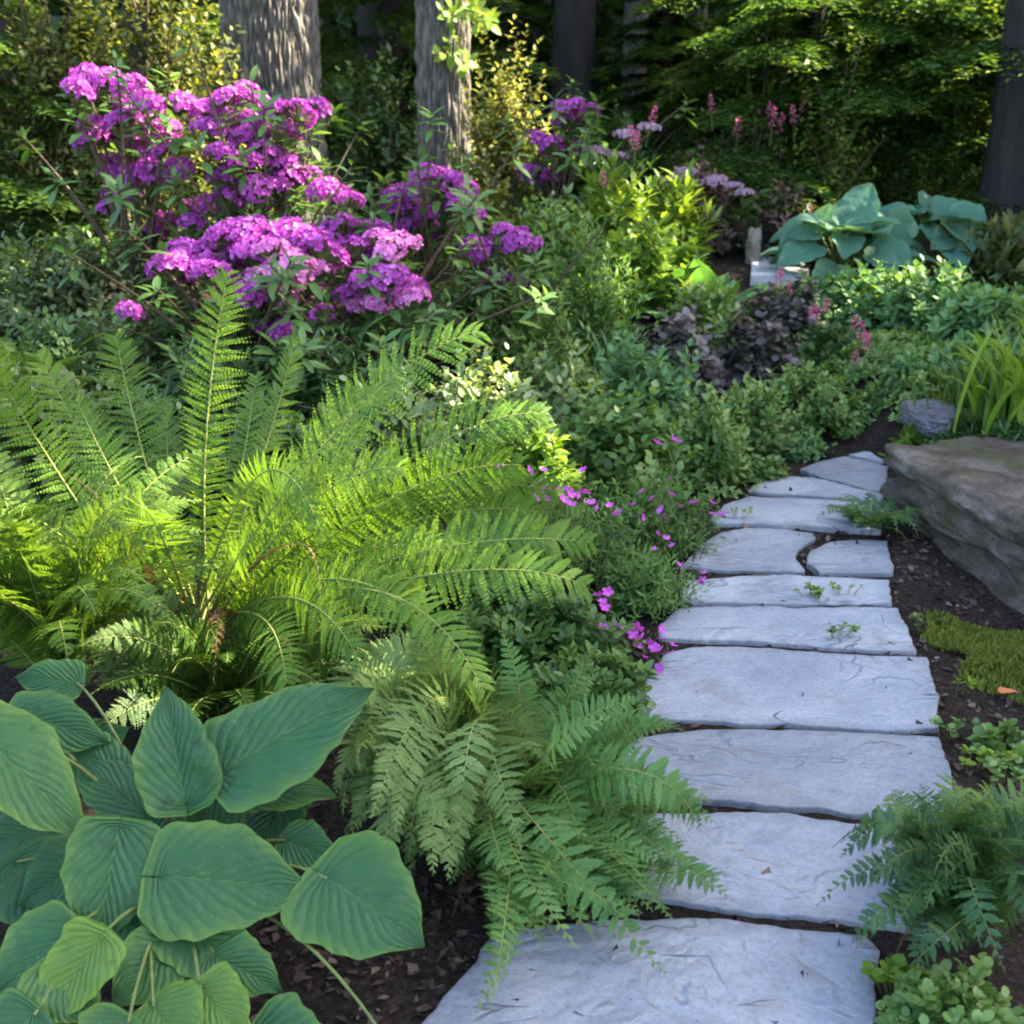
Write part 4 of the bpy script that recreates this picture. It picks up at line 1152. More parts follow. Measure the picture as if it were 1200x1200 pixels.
for i, (px, y, hw, top, n, nl, ll, mat, tpl, dr, label, ex) in enumerate(MOUNDS):
    c, rx, h = at_px(px, y, hw, top)
    nm = "heuchera" if 'heuchera' in label else "geranium" if 'geranium' in label else "shrub" if 'shrub' in label else "hydrangea" if 'hydrangea' in label else "weed" if ('weed' in label or 'seedling' in label) else "perennial" if 'perennial' in label else "leafy_plant"
    PL[i] = mound(nm, label, nm.replace('_', ' '), c, rx * 1.1, rx * dr * 1.1, h, n, nl, ll, mat, tpl, seed=i, **ex)

# ------------------------------------------------------------------ strap leaved clumps
def strap_clump(name, label, cat, c, n, L, w, mat, spread=.5, r=rng, lean=(0, 0), rad_=.08):
    c = np.asarray(c, float)
    root = thing(name, label, cat, c)
    mb = MB()
    m = 9
    for _ in range(n):
        a = r.uniform(0, 6.28)
        ln = L * r.uniform(.6, 1.1)
        b = r.normal(size=2) * rad_
        d = np.array([math.cos(a), math.sin(a)]) * spread * ln * r.uniform(.3, 1.1) + np.array(lean) * ln
        t = np.linspace(0, 1, m)
        bend = r.uniform(.1, .5)
        pts = np.stack([b[0] + d[0] * t ** 1.6, b[1] + d[1] * t ** 1.6, ln * (t - bend * t ** 3) * .95], -1)
        s = norm(np.array([-d[1], d[0], 0]) + r.normal(size=3) * .25)
        ww = w / 2 * np.sin(np.pi * np.clip(t * .85 + .15, 0, 1)) ** .7 * r.uniform(.8, 1.2)
        up = norm(np.cross(s, np.gradient(pts, axis=0)))
        V = np.concatenate([pts - s * ww[:, None] + up * ww[:, None] * .4, pts, pts + s * ww[:, None] + up * ww[:, None] * .4])
        i = np.arange(m - 1)
        q = np.concatenate([np.stack([i, m + i, m + i + 1, i + 1], -1), np.stack([m + i, 2 * m + i, 2 * m + i + 1, m + i + 1], -1)])
        mb.add(V, q, np.clip(r.normal(.5, .2), 0, 1))
    o = bpy.data.objects.new("leaves", mb.mesh("leaves", M[mat])); COL.objects.link(o); o.parent = root
    return root

strap_clump("daylily", "light green strap leaved lily clump below the green broad leaves", "lily", onground(715, 415, 5.35), 90, .42, .016, 'mint')
strap_clump("daylily", "finer strap leaved lily clump left of the brighter one, by the single yellow leaf", "lily", onground(650, 420, 5.2), 70, .36, .012, 'cover')
strap_clump("daylily", "fresh green strap leaved clump growing against the top of the boulder", "lily", onground(1190, 530, 4.5), 150, .50, .026, 'lime', .55)
strap_clump("daylily", "darker strap leaved clump behind the boulder at the right edge", "lily", onground(1140, 520, 4.75), 90, .34, .02, 'glossy', .6)
for (px, y, top) in [(1205, 4.4, 490), (1115, 4.5, 505)]:
    c, rx, h = at_px(px, y, 50, top)
    mound("leafy_plant", "dark green leafy plant behind the %s of the boulder" % ("right part" if px > 1160 else "left part"), "leafy plant", c, rx, rx * .5, h, 90, 8, .06, 'deep', LANCE, seed=300 + px)
# one fallen yellow leaf blade
lf = P(622, 380, 4.85)
yl = link("yellow_leaf", blade_mesh("yellow_leaf", P(608, 376, 4.85), P(640, 386, 4.8), .022, (0, -.6, .8), 'lime', cord=0, fold=.1, tint=1.0))
tag(yl, "single narrow yellow leaf lying on the green clump below the small purple blooms", "leaf")

# ------------------------------------------------------------------ flowers
def truss_mesh(seed, n=72, R=.070, fl=.0185, mat='petal', flat=.72):
    r = np.random.default_rng(seed)
    k = np.arange(n)
    pol = np.arccos(1 - (k + .5) / n * 1.15)
    az = k * 2.39996 + r.normal(size=n) * .2
    d = np.stack([np.sin(pol) * np.cos(az), np.sin(pol) * np.sin(az), np.cos(pol)], -1)
    d = norm(d + r.normal(size=d.shape) * .12)
    c = d * R * np.array([1, 1, flat]) * r.uniform(.85, 1.1, (n, 1))
    mb = MB()
    ref = np.where(np.abs(d[:, 2:3]) > .9, np.array([1., 0, 0]), np.array([0, 0, 1.]))
    X = norm(np.cross(d, ref)); Y = np.cross(d, X)
    tpl = leaf_tpl(.66, .08, -.12, ((.35, .7), (.72, 1)))
    tf = np.clip(r.normal(.5, .2, n) + .12 * d[:, 2], 0, 1)
    for p in range(5):
        a = p * 2 * math.pi / 5 + r.normal(size=n) * .15 + az
        rd = np.cos(a)[:, None] * X + np.sin(a)[:, None] * Y
        dd = norm(rd + d * r.uniform(.25, .6, (n, 1)))
        scatter(mb, tpl, c - d * fl * .25, dd, d - rd * .3, fl * r.uniform(.85, 1.15, n), np.clip(tf + r.normal(size=n) * .08, 0, 1))
    # flower stalks
    tubes(mb, np.zeros((n, 3)) - [0, 0, R * .45], c, c * .5 - [0, 0, R * .15], .0022, .0016, 3, 3, .3, 1)
    return mb.mesh("flower_truss", [M[mat], M['stem']])

TR = {m: [truss_mesh(50 + k + 10 * j, mat=m) for k in range(4)] for j, m in enumerate(('petal', 'petal_sun'))}

def rhodo(label, base, trusses, seed, extra=30, leafmat='glossy', name="rhododendron", spread=.25):
    """trusses: px, py, y, scale, sun-paled pink or not"""
    r = np.random.default_rng(seed)
    c = np.asarray(base, float)
    root = thing(name, label, "rhododendron", c)
    pts = []
    for (px, py, y, s, pink) in trusses:
        p = P(px, py, y)
        pts.append(p)
        me = TR['petal_sun' if pink else 'petal'][r.integers(4)]
        o = bpy.data.objects.new("flower_truss", me); COL.objects.link(o)
        o.parent = root
        o.location = p - c
        o.rotation_euler = (r.normal() * .3 + .25, r.normal() * .3, r.uniform(0, 6.28))
        o.scale = [1.04 * s * v for v in (r.uniform(.95, 1.15), r.uniform(.95, 1.15), r.uniform(.85, 1.1))]
    pts = np.array(pts)
    # leafy shoots: one under each truss and others between them
    k = r.integers(0, len(pts), extra)
    ex = pts[k] + r.normal(size=(extra, 3)) * [spread, spread, spread * .7] - [0, 0, .12]
    ex[:, 2] = np.maximum(ex[:, 2], hf(ex[:, 0], ex[:, 1]) + .1)
    tips = np.concatenate([pts - [0, 0, .055], ex]) - c
    axis = norm(tips * [.35, .35, .2] / .6 + [0, 0, .8] + r.normal(size=tips.shape) * .15)
    mb = MB()
    shoot_leaves(mb, tips, axis, 11, .105, .09, leaf_tpl(.36, .1, .18, ((.2, .7), (.5, 1), (.8, .65))), (-15, 40), r, .5, .16, .5)
    fo = bpy.data.objects.new("foliage", mb.mesh("foliage", M[leafmat])); COL.objects.link(fo); fo.parent = root
    mb = MB()
    A = r.normal(size=tips.shape) * [.05, .05, 0]; A[:, 2] = -.02
    Cc = A * .5 + tips * .5; Cc[:, :2] = tips[:, :2] * .35; Cc[:, 2] = tips[:, 2] * .55
    tubes(mb, A, tips, Cc, .011, .0035, 8, 5)
    so = bpy.data.objects.new("branches", mb.mesh("branches", M['twig'])); COL.objects.link(so); so.parent = root
    return root

def T(y, s, pink, *pp):
    return [(px, py, y + rng.normal() * .07, s * rng.uniform(.85, 1.15), pink) for px, py in pp]

rhodo("tall purple rhododendron at the left, its bloom heads stacked up on bare branches", onground(175, 400, 5.9),
      T(5.9, 1.0, 0, (102, 92), (125, 96), (150, 102), (92, 108), (148, 118), (172, 124), (112, 150), (108, 166), (142, 143), (165, 146), (190, 152), (150, 165), (178, 168), (132, 196), (155, 206), (180, 204), (208, 200), (136, 226), (150, 222), (130, 246))
      + T(5.8, .75, 0, (175, 185), (190, 178), (196, 258), (222, 244), (240, 240), (256, 250), (225, 262), (182, 272)), 11, 34)
rhodo("purple rhododendron in front of the thick trunk, its blooms sloping down to the right", onground(320, 400, 5.7),
      T(5.7, 1.0, 0, (216, 124), (244, 132), (262, 118), (285, 112), (304, 124), (248, 152), (272, 148), (298, 146), (324, 132), (350, 136), (368, 132), (335, 160), (286, 160))
      + T(5.6, .95, 0, (312, 180), (330, 190), (296, 190), (342, 206), (360, 214), (378, 222), (396, 228), (410, 236), (322, 216), (300, 222), (276, 200), (262, 212), (258, 180), (270, 235)), 12, 34)
rhodo("low front rhododendron with big magenta and sun-paled pink bloom heads above the tall fern", onground(290, 470, 5.0),
      T(5.0, 1.1, 0, (262, 278), (290, 272), (318, 284), (245, 300), (275, 302), (215, 300), (200, 318), (222, 322), (248, 324), (345, 278), (365, 285), (380, 298), (352, 300), (300, 295))
      + T(4.85, 1.1, 1, (320, 296), (340, 318), (322, 326), (350, 334), (368, 322), (296, 332), (306, 344), (345, 348))
      + T(4.8, .75, 0, (320, 380), (330, 388), (312, 386), (377, 372), (294, 348), (152, 366)), 13, 46)
rhodo("rhododendron with magenta blooms coloured pink on top as if sunlit between the two grey trunks", onground(430, 450, 5.15),
      T(5.2, .95, 0, (400, 270), (420, 280), (440, 270), (412, 296), (430, 296), (450, 280), (385, 284)) + T(5.1, .9, 1, (460, 292), (478, 292), (445, 284))
      + T(4.9, 1.05, 0, (430, 334), (455, 328), (412, 348), (478, 338), (465, 345)) + T(4.8, 1.0, 1, (442, 358), (460, 360), (485, 352), (425, 352)), 14, 40)
rhodo("purple rhododendron with arched bloom heads under the thinner trunk", onground(505, 370, 6.0),
      T(6.0, .85, 0, (460, 232), (478, 228), (462, 248), (484, 244), (500, 250), (476, 264), (498, 266), (515, 272), (495, 208), (512, 206), (530, 212), (545, 222), (538, 240), (550, 250), (520, 232)), 15, 26)
rhodo("small purple rhododendron with three bloom heads right of the pink ones", onground(598, 380, 5.5),
      T(5.5, .85, 0, (590, 275), (605, 282), (622, 288), (576, 332), (592, 328), (606, 334), (568, 298), (560, 292)), 16, 22)
rhodo("far purple rhododendron with three bloom heads in front of the black trunk", onground(650, 290, 7.3),
      T(7.3, .95, 0, (658, 128), (672, 124), (690, 132), (664, 138), (630, 164), (646, 172), (664, 172), (618, 202), (634, 204), (646, 210), (626, 212)), 17, 26)

# magenta geranium flowers, each on its own stalk
def small_flower(seed, mat, R=.0165):
    r = np.random.default_rng(seed)
    mb = MB()
    tpl = leaf_tpl(.68, .06, -.1, ((.35, .7), (.75, 1)))
    n = 5
    a = np.arange(n) * 2 * math.pi / n + r.uniform(0, 1)
    rd = np.stack([np.cos(a), np.sin(a), np.full(n, .35)], -1)
    scatter(mb, tpl, np.zeros((n, 3)), rd, np.tile([0, 0, 1.], (n, 1)), R * r.uniform(.9, 1.15, n), np.clip(r.normal(.5, .2, n), 0, 1))
    th = np.arange(7) * 2 * math.pi / 7
    V = np.concatenate([[[0, 0, .005]], np.stack([np.cos(th) * .0035, np.sin(th) * .0035, np.full(7, .001)], -1)])
    mb.add(V, np.array([[0, 1 + i, 1 + (i + 1) % 7] for i in range(7)]), .9)
    return mb.mesh("flower", M[mat])
GF = [small_flower(70 + k, 'geranium') for k in range(4)]
FL = {2: [(620, 553), (637, 552), (633, 568), (642, 576), (651, 574), (660, 586), (664, 574), (683, 552), (693, 590), (701, 596), (644, 583), (668, 592), (722, 604), (676, 580)],
      4: [(770, 520), (785, 562), (786, 580), (752, 577), (742, 592), (764, 585), (776, 598), (779, 608), (752, 606), (725, 600), (770, 626), (781, 632), (797, 666), (825, 672), (824, 680), (812, 590), (835, 603), (846, 604), (788, 640)],
      3: [(712, 695), (708, 712), (703, 733), (723, 735), (747, 737), (752, 748), (762, 756), (774, 738), (776, 750), (784, 768), (755, 771), (706, 706), (768, 760), (742, 743)]}
for idx, pts in FL.items():
    root, c, tips = PL[idx]
    mb = MB()
    for (px, py) in pts + [(a + rng.normal() * 14, b + rng.normal() * 10) for a, b in pts[::2]]:
        y = {2: 3.35, 4: 3.72, 3: 3.12}[idx] + rng.uniform(-.12, .12)
        p = P(px, py, y)
        g = hf(p[0], p[1])
        if p[2] < g + .06: p = P(px, py, y - .15)
        o = bpy.data.objects.new("flower", GF[rng.integers(4)]); COL.objects.link(o); o.parent = root
        o.location = p - c
        o.rotation_euler = (rng.normal() * .4 + .6, rng.normal() * .4, rng.uniform(0, 6))
        s = rng.uniform(.85, 1.25); o.scale = (s, s, s)
        A = c * [.3, .3, 0] + p * [.7, .7, 0] + [0, 0, hf(p[0], p[1])]
        tubes(mb, A - c, p - c, (A + p) / 2 - c + [0, 0, .05], .0016, .0011, 5, 4)
    so = bpy.data.objects.new("flower_stalks", mb.mesh("flower_stalks", M['stem'])); COL.objects.link(so); so.parent = root

# spikes and flat heads on the far perennials
def spike_mesh(seed, mat, n=46, R=.03, H=.13):
    r = np.random.default_rng(seed)
    mb = MB()
    t = r.uniform(0, 1, n)
    a = r.uniform(0, 6.28, n)
    rr = R * (1 - .75 * t) * r.uniform(.6, 1.1, n)
    pos = np.stack([np.cos(a) * rr, np.sin(a) * rr, H * t], -1)
    d = norm(pos * [1, 1, 0] + [0, 0, .02] + r.normal(size=(n, 3)) * .01)
    scatter(mb, KITE, pos, d, np.tile([0, 0, 1.], (n, 1)), .022 * r.uniform(.7, 1.2, n), np.clip(r.normal(.5, .25, n), 0, 1), 0, .8)
    tubes(mb, [[0, 0, -.12]], [[0, 0, H]], [[0, 0, 0]], .003, .0015, 4, 4, .5, 1)
    return mb.mesh("flower_spike", [M[mat], M['stem']])
SPK = [spike_mesh(k, 'rose') for k in range(3)]
LAV = [truss_mesh(90 + k, 40, .075, .02, 'lavender', .35) for k in range(2)]
def heads(idx, name, meshes, pts, y, s):
    root, c, tips = PL[idx]
    for (px, py) in pts:
        p = P(px, py, y + rng.uniform(-.15, .15))
        o = bpy.data.objects.new(name, meshes[rng.integers(len(meshes))]); COL.objects.link(o); o.parent = root
        o.location = p - c
        o.rotation_euler = (rng.normal() * .12, rng.normal() * .12, rng.uniform(0, 6))
        k = s * rng.uniform(.8, 1.2); o.scale = (k, k, k)
idx_of = {m[10]: i for i, m in enumerate(MOUNDS)}
def find(txt): return [i for l, i in idx_of.items() if txt in l][0]
heads(find("twiggy bronze"), "flower_spike", SPK, [(834, 134), (905, 150), (902, 140), (938, 132), (930, 146), (864, 160), (890, 210), (912, 158)], 8.1, .8)
heads(find("left of two"), "flower_spike", SPK, [(744, 178), (742, 168), (708, 222), (762, 150)], 6.9, .8)
heads(find("lavender flower heads beside"), "flower_head", LAV, [(712, 180), (722, 184), (700, 176), (735, 158), (760, 150), (690, 178)], 7.3, .9)
heads(find("bronze green shrub"), "flower_head", LAV, [(800, 205), (820, 214), (838, 212), (806, 200), (860, 218), (872, 226), (785, 212)], 7.4, .9)
heads(find("red flower spikes"), "flower_spike", SPK, [(1000, 388), (1012, 408), (1002, 428), (1008, 398), (996, 432), (1015, 412)], 5.4, .6)
heads(find("bronze purple heuchera"), "flower_spike", SPK, [(915, 332), (925, 345), (910, 338)], 5.7, .45)
heads(find("dark purple heuchera"), "flower_spike", SPK, [(958, 372), (968, 368), (950, 375)], 5.3, .45)

# ------------------------------------------------------------------ trees
def trunk_mesh(name, r0, r1, H, seed, rough=.022, mat='bark', lean=(0, 0), n=170, m=260, flare=.35, kx=24, kz=7):
    th = np.arange(n) * 2 * math.pi / n
    zz = np.linspace(-.25, H, m)
    V, T_ = [], []
    for z in zz:
        rb = (r0 + (r1 - r0) * max(0, z) / H) * (1 + flare * math.exp(-max(0, z + .1) / .22))
        for t in th:
            c, s = math.cos(t), math.sin(t)
            wv = mnoise.noise((c * 2 + seed, s * 2, z * 1.1)) * .25
            q = (c * r0 * kx + wv * .7 + seed * 7, s * r0 * kx + wv * .7, z * kz)
            a = 1 - abs(mnoise.noise(q)) * 2.2
            b = mnoise.noise((q[0] * 2.6, q[1] * 2.6, q[2] * 3.2))
            f = a * .6 + b * .4
            f = max(-.6, min(1, f))
            rr = rb * (1 + .05 * mnoise.noise((c * 1.2 + seed, s * 1.2, z * .7))) + rough * (.3 - f)
            V.append((c * rr + lean[0] * z, s * rr + lean[1] * z, z))
            T_.append(.62 - .62 * max(0, f))
    i, j = np.meshgrid(np.arange(m - 1), np.arange(n), indexing='ij')
    q = np.stack([i * n + j, i * n + (j + 1) % n, (i + 1) * n + (j + 1) % n, (i + 1) * n + j], -1).reshape(-1, 4)
    mb = MB(); mb.add(np.array(V), q, np.array(T_))
    return mb.mesh(name, M[mat])

def in_light(p, holes):
    """True where a leaf at p would stand between the sun and one of the sunlit spots"""
    u = np.cross(SUN, [0, 0, 1.]); u /= np.linalg.norm(u)
    v = np.cross(u, SUN)
    pu, pv = p @ u, p @ v
    k = np.zeros(len(p), bool)
    ps = p @ SUN
    for (h, ru, rv) in holes:
        k |= (((pu - h @ u) / (ru * 1.4)) ** 2 + ((pv - h @ v) / (rv * 1.4)) ** 2 < 1) & (ps - h @ SUN > .45)
    return k

def crown_obj(root, c, centers, radii, n, ll, mat, seed, holes=None, tpl=FAR, tintb=.45):
    """leaf clumps spread over a crown"""
    r = np.random.default_rng(seed)
    k = r.integers(0, len(centers), n)
    d = rdir(n, r) * (r.random((n, 1)) ** .45)
    pos = np.asarray(centers)[k] + d * np.asarray(radii)[k][:, None] * [1, 1, .75]
    if holes:
        pos = pos[~in_light(pos, holes)]
    m = len(pos)
    dd = rdir(m, r); dd[:, 2] -= .3
    nn = norm(rdir(m, r) * .7 + [0, 0, .9])
    mb = MB()
    scatter(mb, tpl, pos - c, dd, nn, ll * r.uniform(.6, 1.25, m), np.clip(r.normal(tintb, .2, m), 0, 1))
    o = bpy.data.objects.new("crown", mb.mesh("crown", M[mat])); COL.objects.link(o); o.parent = root
    return o

def limbs(root, c, A, B, mat, r0, r1, sag=.15):
    A, B = np.atleast_2d(A), np.atleast_2d(B)
    mb = MB()
    mid = (A + B) / 2; mid[:, 2] += sag * np.linalg.norm(B - A, axis=1)
    tubes(mb, A - c, B - c, mid - c, r0, r1, 7, 6)
    o = bpy.data.objects.new("limbs", mb.mesh("limbs", M[mat])); COL.objects.link(o); o.parent = root

def tree(label, px, y, wpx, H, seed, crown_z, crown_r, ncrown, mat='woods', bark='darkbark', rough=.012, ll=.13, lean=(0, 0), detail=(60, 90), flare=.3, name="tree", group=None, tintb=.4, holes=None, x=None, kx=24, extra=None):
    p = P(px, 200, y)
    x = p[0] if x is None else x
    c = np.array([x, y, float(hf(x, y))])
    r0 = wpx / 2 * (y * _c) / FPX
    root = thing(name, label, "tree", c, group)
    me = trunk_mesh("trunk", r0, r0 * .72, H, seed, rough, bark, lean, detail[0], detail[1], flare, kx)
    o = bpy.data.objects.new("trunk", me); COL.objects.link(o); o.parent = root
    r = np.random.default_rng(seed)
    nc = 16
    az = np.arange(nc) * 2.4 + r.uniform(0, 6)
    q = r.uniform(.15, 1, nc)
    z = r.uniform(crown_z, H + 1.2, nc)
    cen = c + np.stack([np.cos(az) * q * crown_r + lean[0] * z, np.sin(az) * q * crown_r + lean[1] * z, z], -1)
    rad2 = r.uniform(.5, .9, nc) * crown_r * .62
    if extra is not None:
        cen = np.concatenate([cen, extra]); rad2 = np.concatenate([rad2, np.full(len(extra), .7)]); z = np.concatenate([z, extra[:, 2] - c[2]])
    crown_obj(root, c, cen, rad2, ncrown, ll, mat, seed, holes, tintb=tintb)
    A = c + np.stack([lean[0] * z, lean[1] * z, np.clip(z - .9, crown_z * .7, H)], -1)
    limbs(root, c, A, cen, bark, r0 * .22, r0 * .06)
    return root

def hemlock(label, x, y, H, z0, Lmax, nb, seed, mat='hemlock', holes=None, trunk_r=.09, droop=.28, name="hemlock_tree", tip_tint=.75, dens=1.0):
    """conifer with flat drooping sprays in tiers"""
    r = np.random.default_rng(seed)
    c = np.array([x, y, float(hf(x, y))])
    root = thing(name, label, "conifer", c)
    o = bpy.data.objects.new("trunk", trunk_mesh("trunk", trunk_r, trunk_r * .3, H, seed, .008, 'darkbark', (0, 0), 36, 60, .3)); COL.objects.link(o); o.parent = root
    mb, mbl = MB(), MB()
    for b in range(nb):
        z = z0 + (H - z0) * (b + r.random()) / nb
        a = b * 2.39996 + r.normal() * .3
        L = Lmax * (1 - .82 * (z - z0) / (H - z0 + .01)) * r.uniform(.75, 1.12)
        d = np.array([math.cos(a), math.sin(a), 0])
        ns = 22
        s = np.linspace(.12, 1, ns)
        rise = r.uniform(.02, .22)
        path = np.stack([d[0] * L * s, d[1] * L * s, z + L * (rise * s - droop * s ** 2)], -1)
        side = np.array([-d[1], d[0], 0])
        tubes(mbl, [[0, 0, z]], [path[-1]], [[d[0] * L * .5, d[1] * L * .5, z + L * rise * .55]], .005 + L * .004, .002, 6, 4)
        # twigs both sides
        for sg in (1, -1):
            tl = L * .42 * np.sin(np.pi * np.clip(s * .92 + .06, 0, 1)) ** .8 * r.uniform(.75, 1.2, ns) + .05
            td = norm(d * .75 + side * sg * .8 + np.stack([r.normal(size=ns) * .12, r.normal(size=ns) * .12, r.normal(-.16, .1, ns)], -1))
            nk = max(4, int(9 * dens))
            q = (np.arange(nk) + .4) / nk
            base = path[:, None] + td[:, None] * (tl[:, None] * q)[..., None]
            base[..., 2] -= .18 * (tl[:, None] * q ** 2)
            for sd in (1, -1):
                lat = np.cross(td, [0, 0, 1.]) * sd
                ld = norm(td[:, None] * .65 + lat[:, None] * .75 + r.normal(size=base.shape) * .18)
                nn = norm(np.array([0, 0, 1.]) + r.normal(size=base.shape) * .28)
                sz = (.052 + .02 * r.random(base.shape[:2])) * (1.15 - .5 * q)[None] * (1 + .25 * (L > 1))
                tint = np.clip(.22 + .35 * q[None] * s[:, None] * tip_tint * 1.6 + r.normal(size=base.shape[:2]) * .1, 0, 1)  # sprays yellow towards the tips, sunlight put into the colour
                wp = base.reshape(-1, 3) + c
                kp = ~(in_light(wp, HOLES) & (wp[:, 2] > 2.1))
                scatter(mb, KITE, base.reshape(-1, 3)[kp], ld.reshape(-1, 3)[kp], nn.reshape(-1, 3)[kp], sz.ravel()[kp], tint.ravel()[kp], 0, .42)
    o = bpy.data.objects.new("crown", mb.mesh("crown", M[mat])); COL.objects.link(o); o.parent = root
    o = bpy.data.objects.new("limbs", mbl.mesh("limbs", M['darkbark'])); COL.objects.link(o); o.parent = root
    return root

# spots kept sunlit: crown leaves between them and the sun are left out
def H_(px, py, y, ru, rv): return (P(px, py, y), ru, rv)
HOLES = [H_(245, 470, 3.05, .13, .30), H_(450, 460, 2.9, .34, .16), H_(300, 540, 2.9, .26, .14), H_(90, 590, 2.6, .24, .12), H_(560, 520, 2.8, .16, .07), H_(610, 645, 2.55, .16, .05), H_(500, 745, 2.4, .10, .10),
         H_(480, 860, 2.2, .14, .08), H_(370, 100, 7.9, .35, 1.6), H_(545, 100, 8.1, .30, 1.4), H_(330, 305, 5.0, .30, .12), H_(460, 350, 4.9, .20, .12), H_(230, 190, 6.3, .25, .3), H_(590, 190, 7.5, .32, .7), H_(120, 60, 7, .35, .3),
         H_(30, 110, 7, .25, .3), H_(60, 300, 5.5, .2, .15), H_(990, 160, 8.0, .25, .5), H_(1030, 130, 8.0, .4, .2), H_(1100, 100, 8.2, .35, .15), H_(1120, 30, 8.3, .4, .2), H_(930, 60, 8.5, .3, .2), H_(1050, 190, 8.0, .25, .12), H_(985, 200, 7.9, .22, .3), H_(1110, 200, 8.2, .2, .2), H_(720, 230, 7, .25, .12), H_(560, 420, 4.3, .25, .10),
         H_(640, 500, 4.0, .2, .08), H_(350, 215, 5.6, .25, .15), H_(120, 130, 5.9, .2, .2), H_(700, 360, 5.4, .15, .1), H_(1180, 470, 4.6, .12, .12), H_(1060, 330, 6.2, .3, .1), H_(910, 305, 7.25, .2, .1), H_(600, 455, 4.4, .2, .1), H_(700, 340, 5.6, .25, .12), H_(950, 480, 5.0, .2, .08), H_(1085, 335, 6.1, .3, .1), H_(780, 250, 6.8, .25, .12), H_(800, 520, 4.3, .12, .06), H_(680, 540, 3.8, .15, .06), H_(400, 620, 2.6, .2, .08), H_(770, 70, 14.5, .8, .6), H_(860, 60, 14, .7, .6), H_(930, 60, 11, .6, .5), H_(700, 120, 13, .6, .4), H_(806, 100, 11.9, .3, .6), H_(840, 290, 6.2, .12, .08), H_(1170, 960, 2.0, .12, .06), H_(50, 440, 4.8, .18, .1), H_(540, 600, 2.8, .12, .06)]

# the two grey trunks behind the rhododendrons
tree("thick tree with deeply furrowed grey bark, sunlit on its right side", 329, 8.0, 113, 8.5, 3, 6.0, 2.0, 900, bark='bark', holes=HOLES, rough=.034, detail=(420, 420), flare=.15, ll=.16, lean=(-.012, 0), kx=38)
t2 = tree("thinner grey barked tree right of the thick one, leafy shoots on its side", 521, 8.2, 62, 8.0, 4, 5.6, 1.8, 800, bark='bark', holes=HOLES, rough=.028, detail=(300, 420), flare=.15, ll=.16, lean=(.003, 0), kx=42)
def ivy(root, pts, y, n=10):
    c = np.array(root.location)
    tips = np.array([P(px, py, y) for px, py in pts]) - c
    mb = MB()
    shoot_leaves(mb, tips, norm(rng.normal(size=tips.shape) * .3 + [.5, -.8, .1]), n, .10, .14, OVATE, (0, 40), rng, .6)
    o = bpy.data.objects.new("shoots", mb.mesh("shoots", M['lime'])); COL.objects.link(o); o.parent = root
ivy(t2, [(535, 40), (545, 15), (560, 30), (540, 60), (565, 12), (552, 70), (575, 18), (530, 20)], 7.95, 8)

# trunks inside the wood
BG = [(600, 13.0, 20, "narrow black trunk just right of the thinner grey tree"), (636, 12.5, 22, "black trunk standing close to the left of the widest black trunk"), (668, 11.5, 50, "widest black trunk at the middle of the dark wood"),
      (738, 13.5, 30, "dark brown trunk right of the widest black one"), (770, 15.0, 13, "slim dark trunk between two thicker ones in the wood"), (806, 12.0, 24, "lighter grey brown trunk above the bronze shrub"), (855, 15.5, 14, "slim leaning dark trunk in the sunny part of the wood"),
      (893, 14.0, 24, "dark trunk left of the hemlock boughs"), (440, 13.5, 26, "shaded trunk between the two grey trees"), (30, 12.0, 24, "shaded trunk behind the olive shrub at the left edge"), (180, 13.0, 30, "shaded trunk behind the olive shrub, left of the thick grey tree")]
for i, (px, y, w, label) in enumerate(BG):
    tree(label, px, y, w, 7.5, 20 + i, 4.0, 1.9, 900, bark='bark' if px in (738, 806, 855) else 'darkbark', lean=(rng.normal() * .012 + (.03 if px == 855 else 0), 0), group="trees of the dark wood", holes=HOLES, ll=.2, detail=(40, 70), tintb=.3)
tree("big dark trunk at the right edge beyond the blue hosta", 1190, 7.9, 70, 7.5, 41, 4.5, 2.0, 1500, rough=.025, detail=(120, 160), flare=.9, ll=.18, holes=HOLES)

# hemlocks
hemlock("hemlock with sunlit yellow green boughs behind the blue hosta", 2.05, 8.9, 3.6, .35, 1.5, 80, 61, trunk_r=.055, dens=1.3)
hemlock("hemlock with dense dark boughs at the right of the wood", 3.05, 9.6, 3.8, .4, 1.7, 84, 62, trunk_r=.06, dens=1.3, tip_tint=.6)
hemlock("hemlock arching over the dark trunk at the right edge", 3.7, 8.6, 3.8, .9, 1.5, 64, 63, trunk_r=.06, dens=1.3, tip_tint=.8)
hemlock("shaded hemlock behind the rose spiked shrub", 1.35, 11.5, 2.0, .3, 1.0, 40, 64, tip_tint=.5)
hemlock("dark hemlock between the two grey trees", -.95, 10.5, 5.5, .3, 1.3, 52, 65, tip_tint=.45)
hemlock("shaded hemlock behind the thinner grey tree and the yellow shrub", .1, 12.0, 2.3, .3, 1.0, 40, 66, tip_tint=.6)
hemlock("hemlock between the widest black trunk and the grey brown one", .95, 14.2, 2.6, .3, 1.1, 40, 67, tip_tint=.7)
hemlock("dark hemlock behind the thick grey tree's left side", -2.1, 9.6, 5.5, .3, 1.4, 50, 68, tip_tint=.5)
hemlock("far shaded hemlock at the right edge of the wood", 4.9, 11.0, 6.5, .4, 1.9, 50, 69, tip_tint=.5)
hemlock("low hemlock with feathery boughs at the left edge", -3.0, 6.9, 2.2, .1, .9, 40, 70, tip_tint=.6)

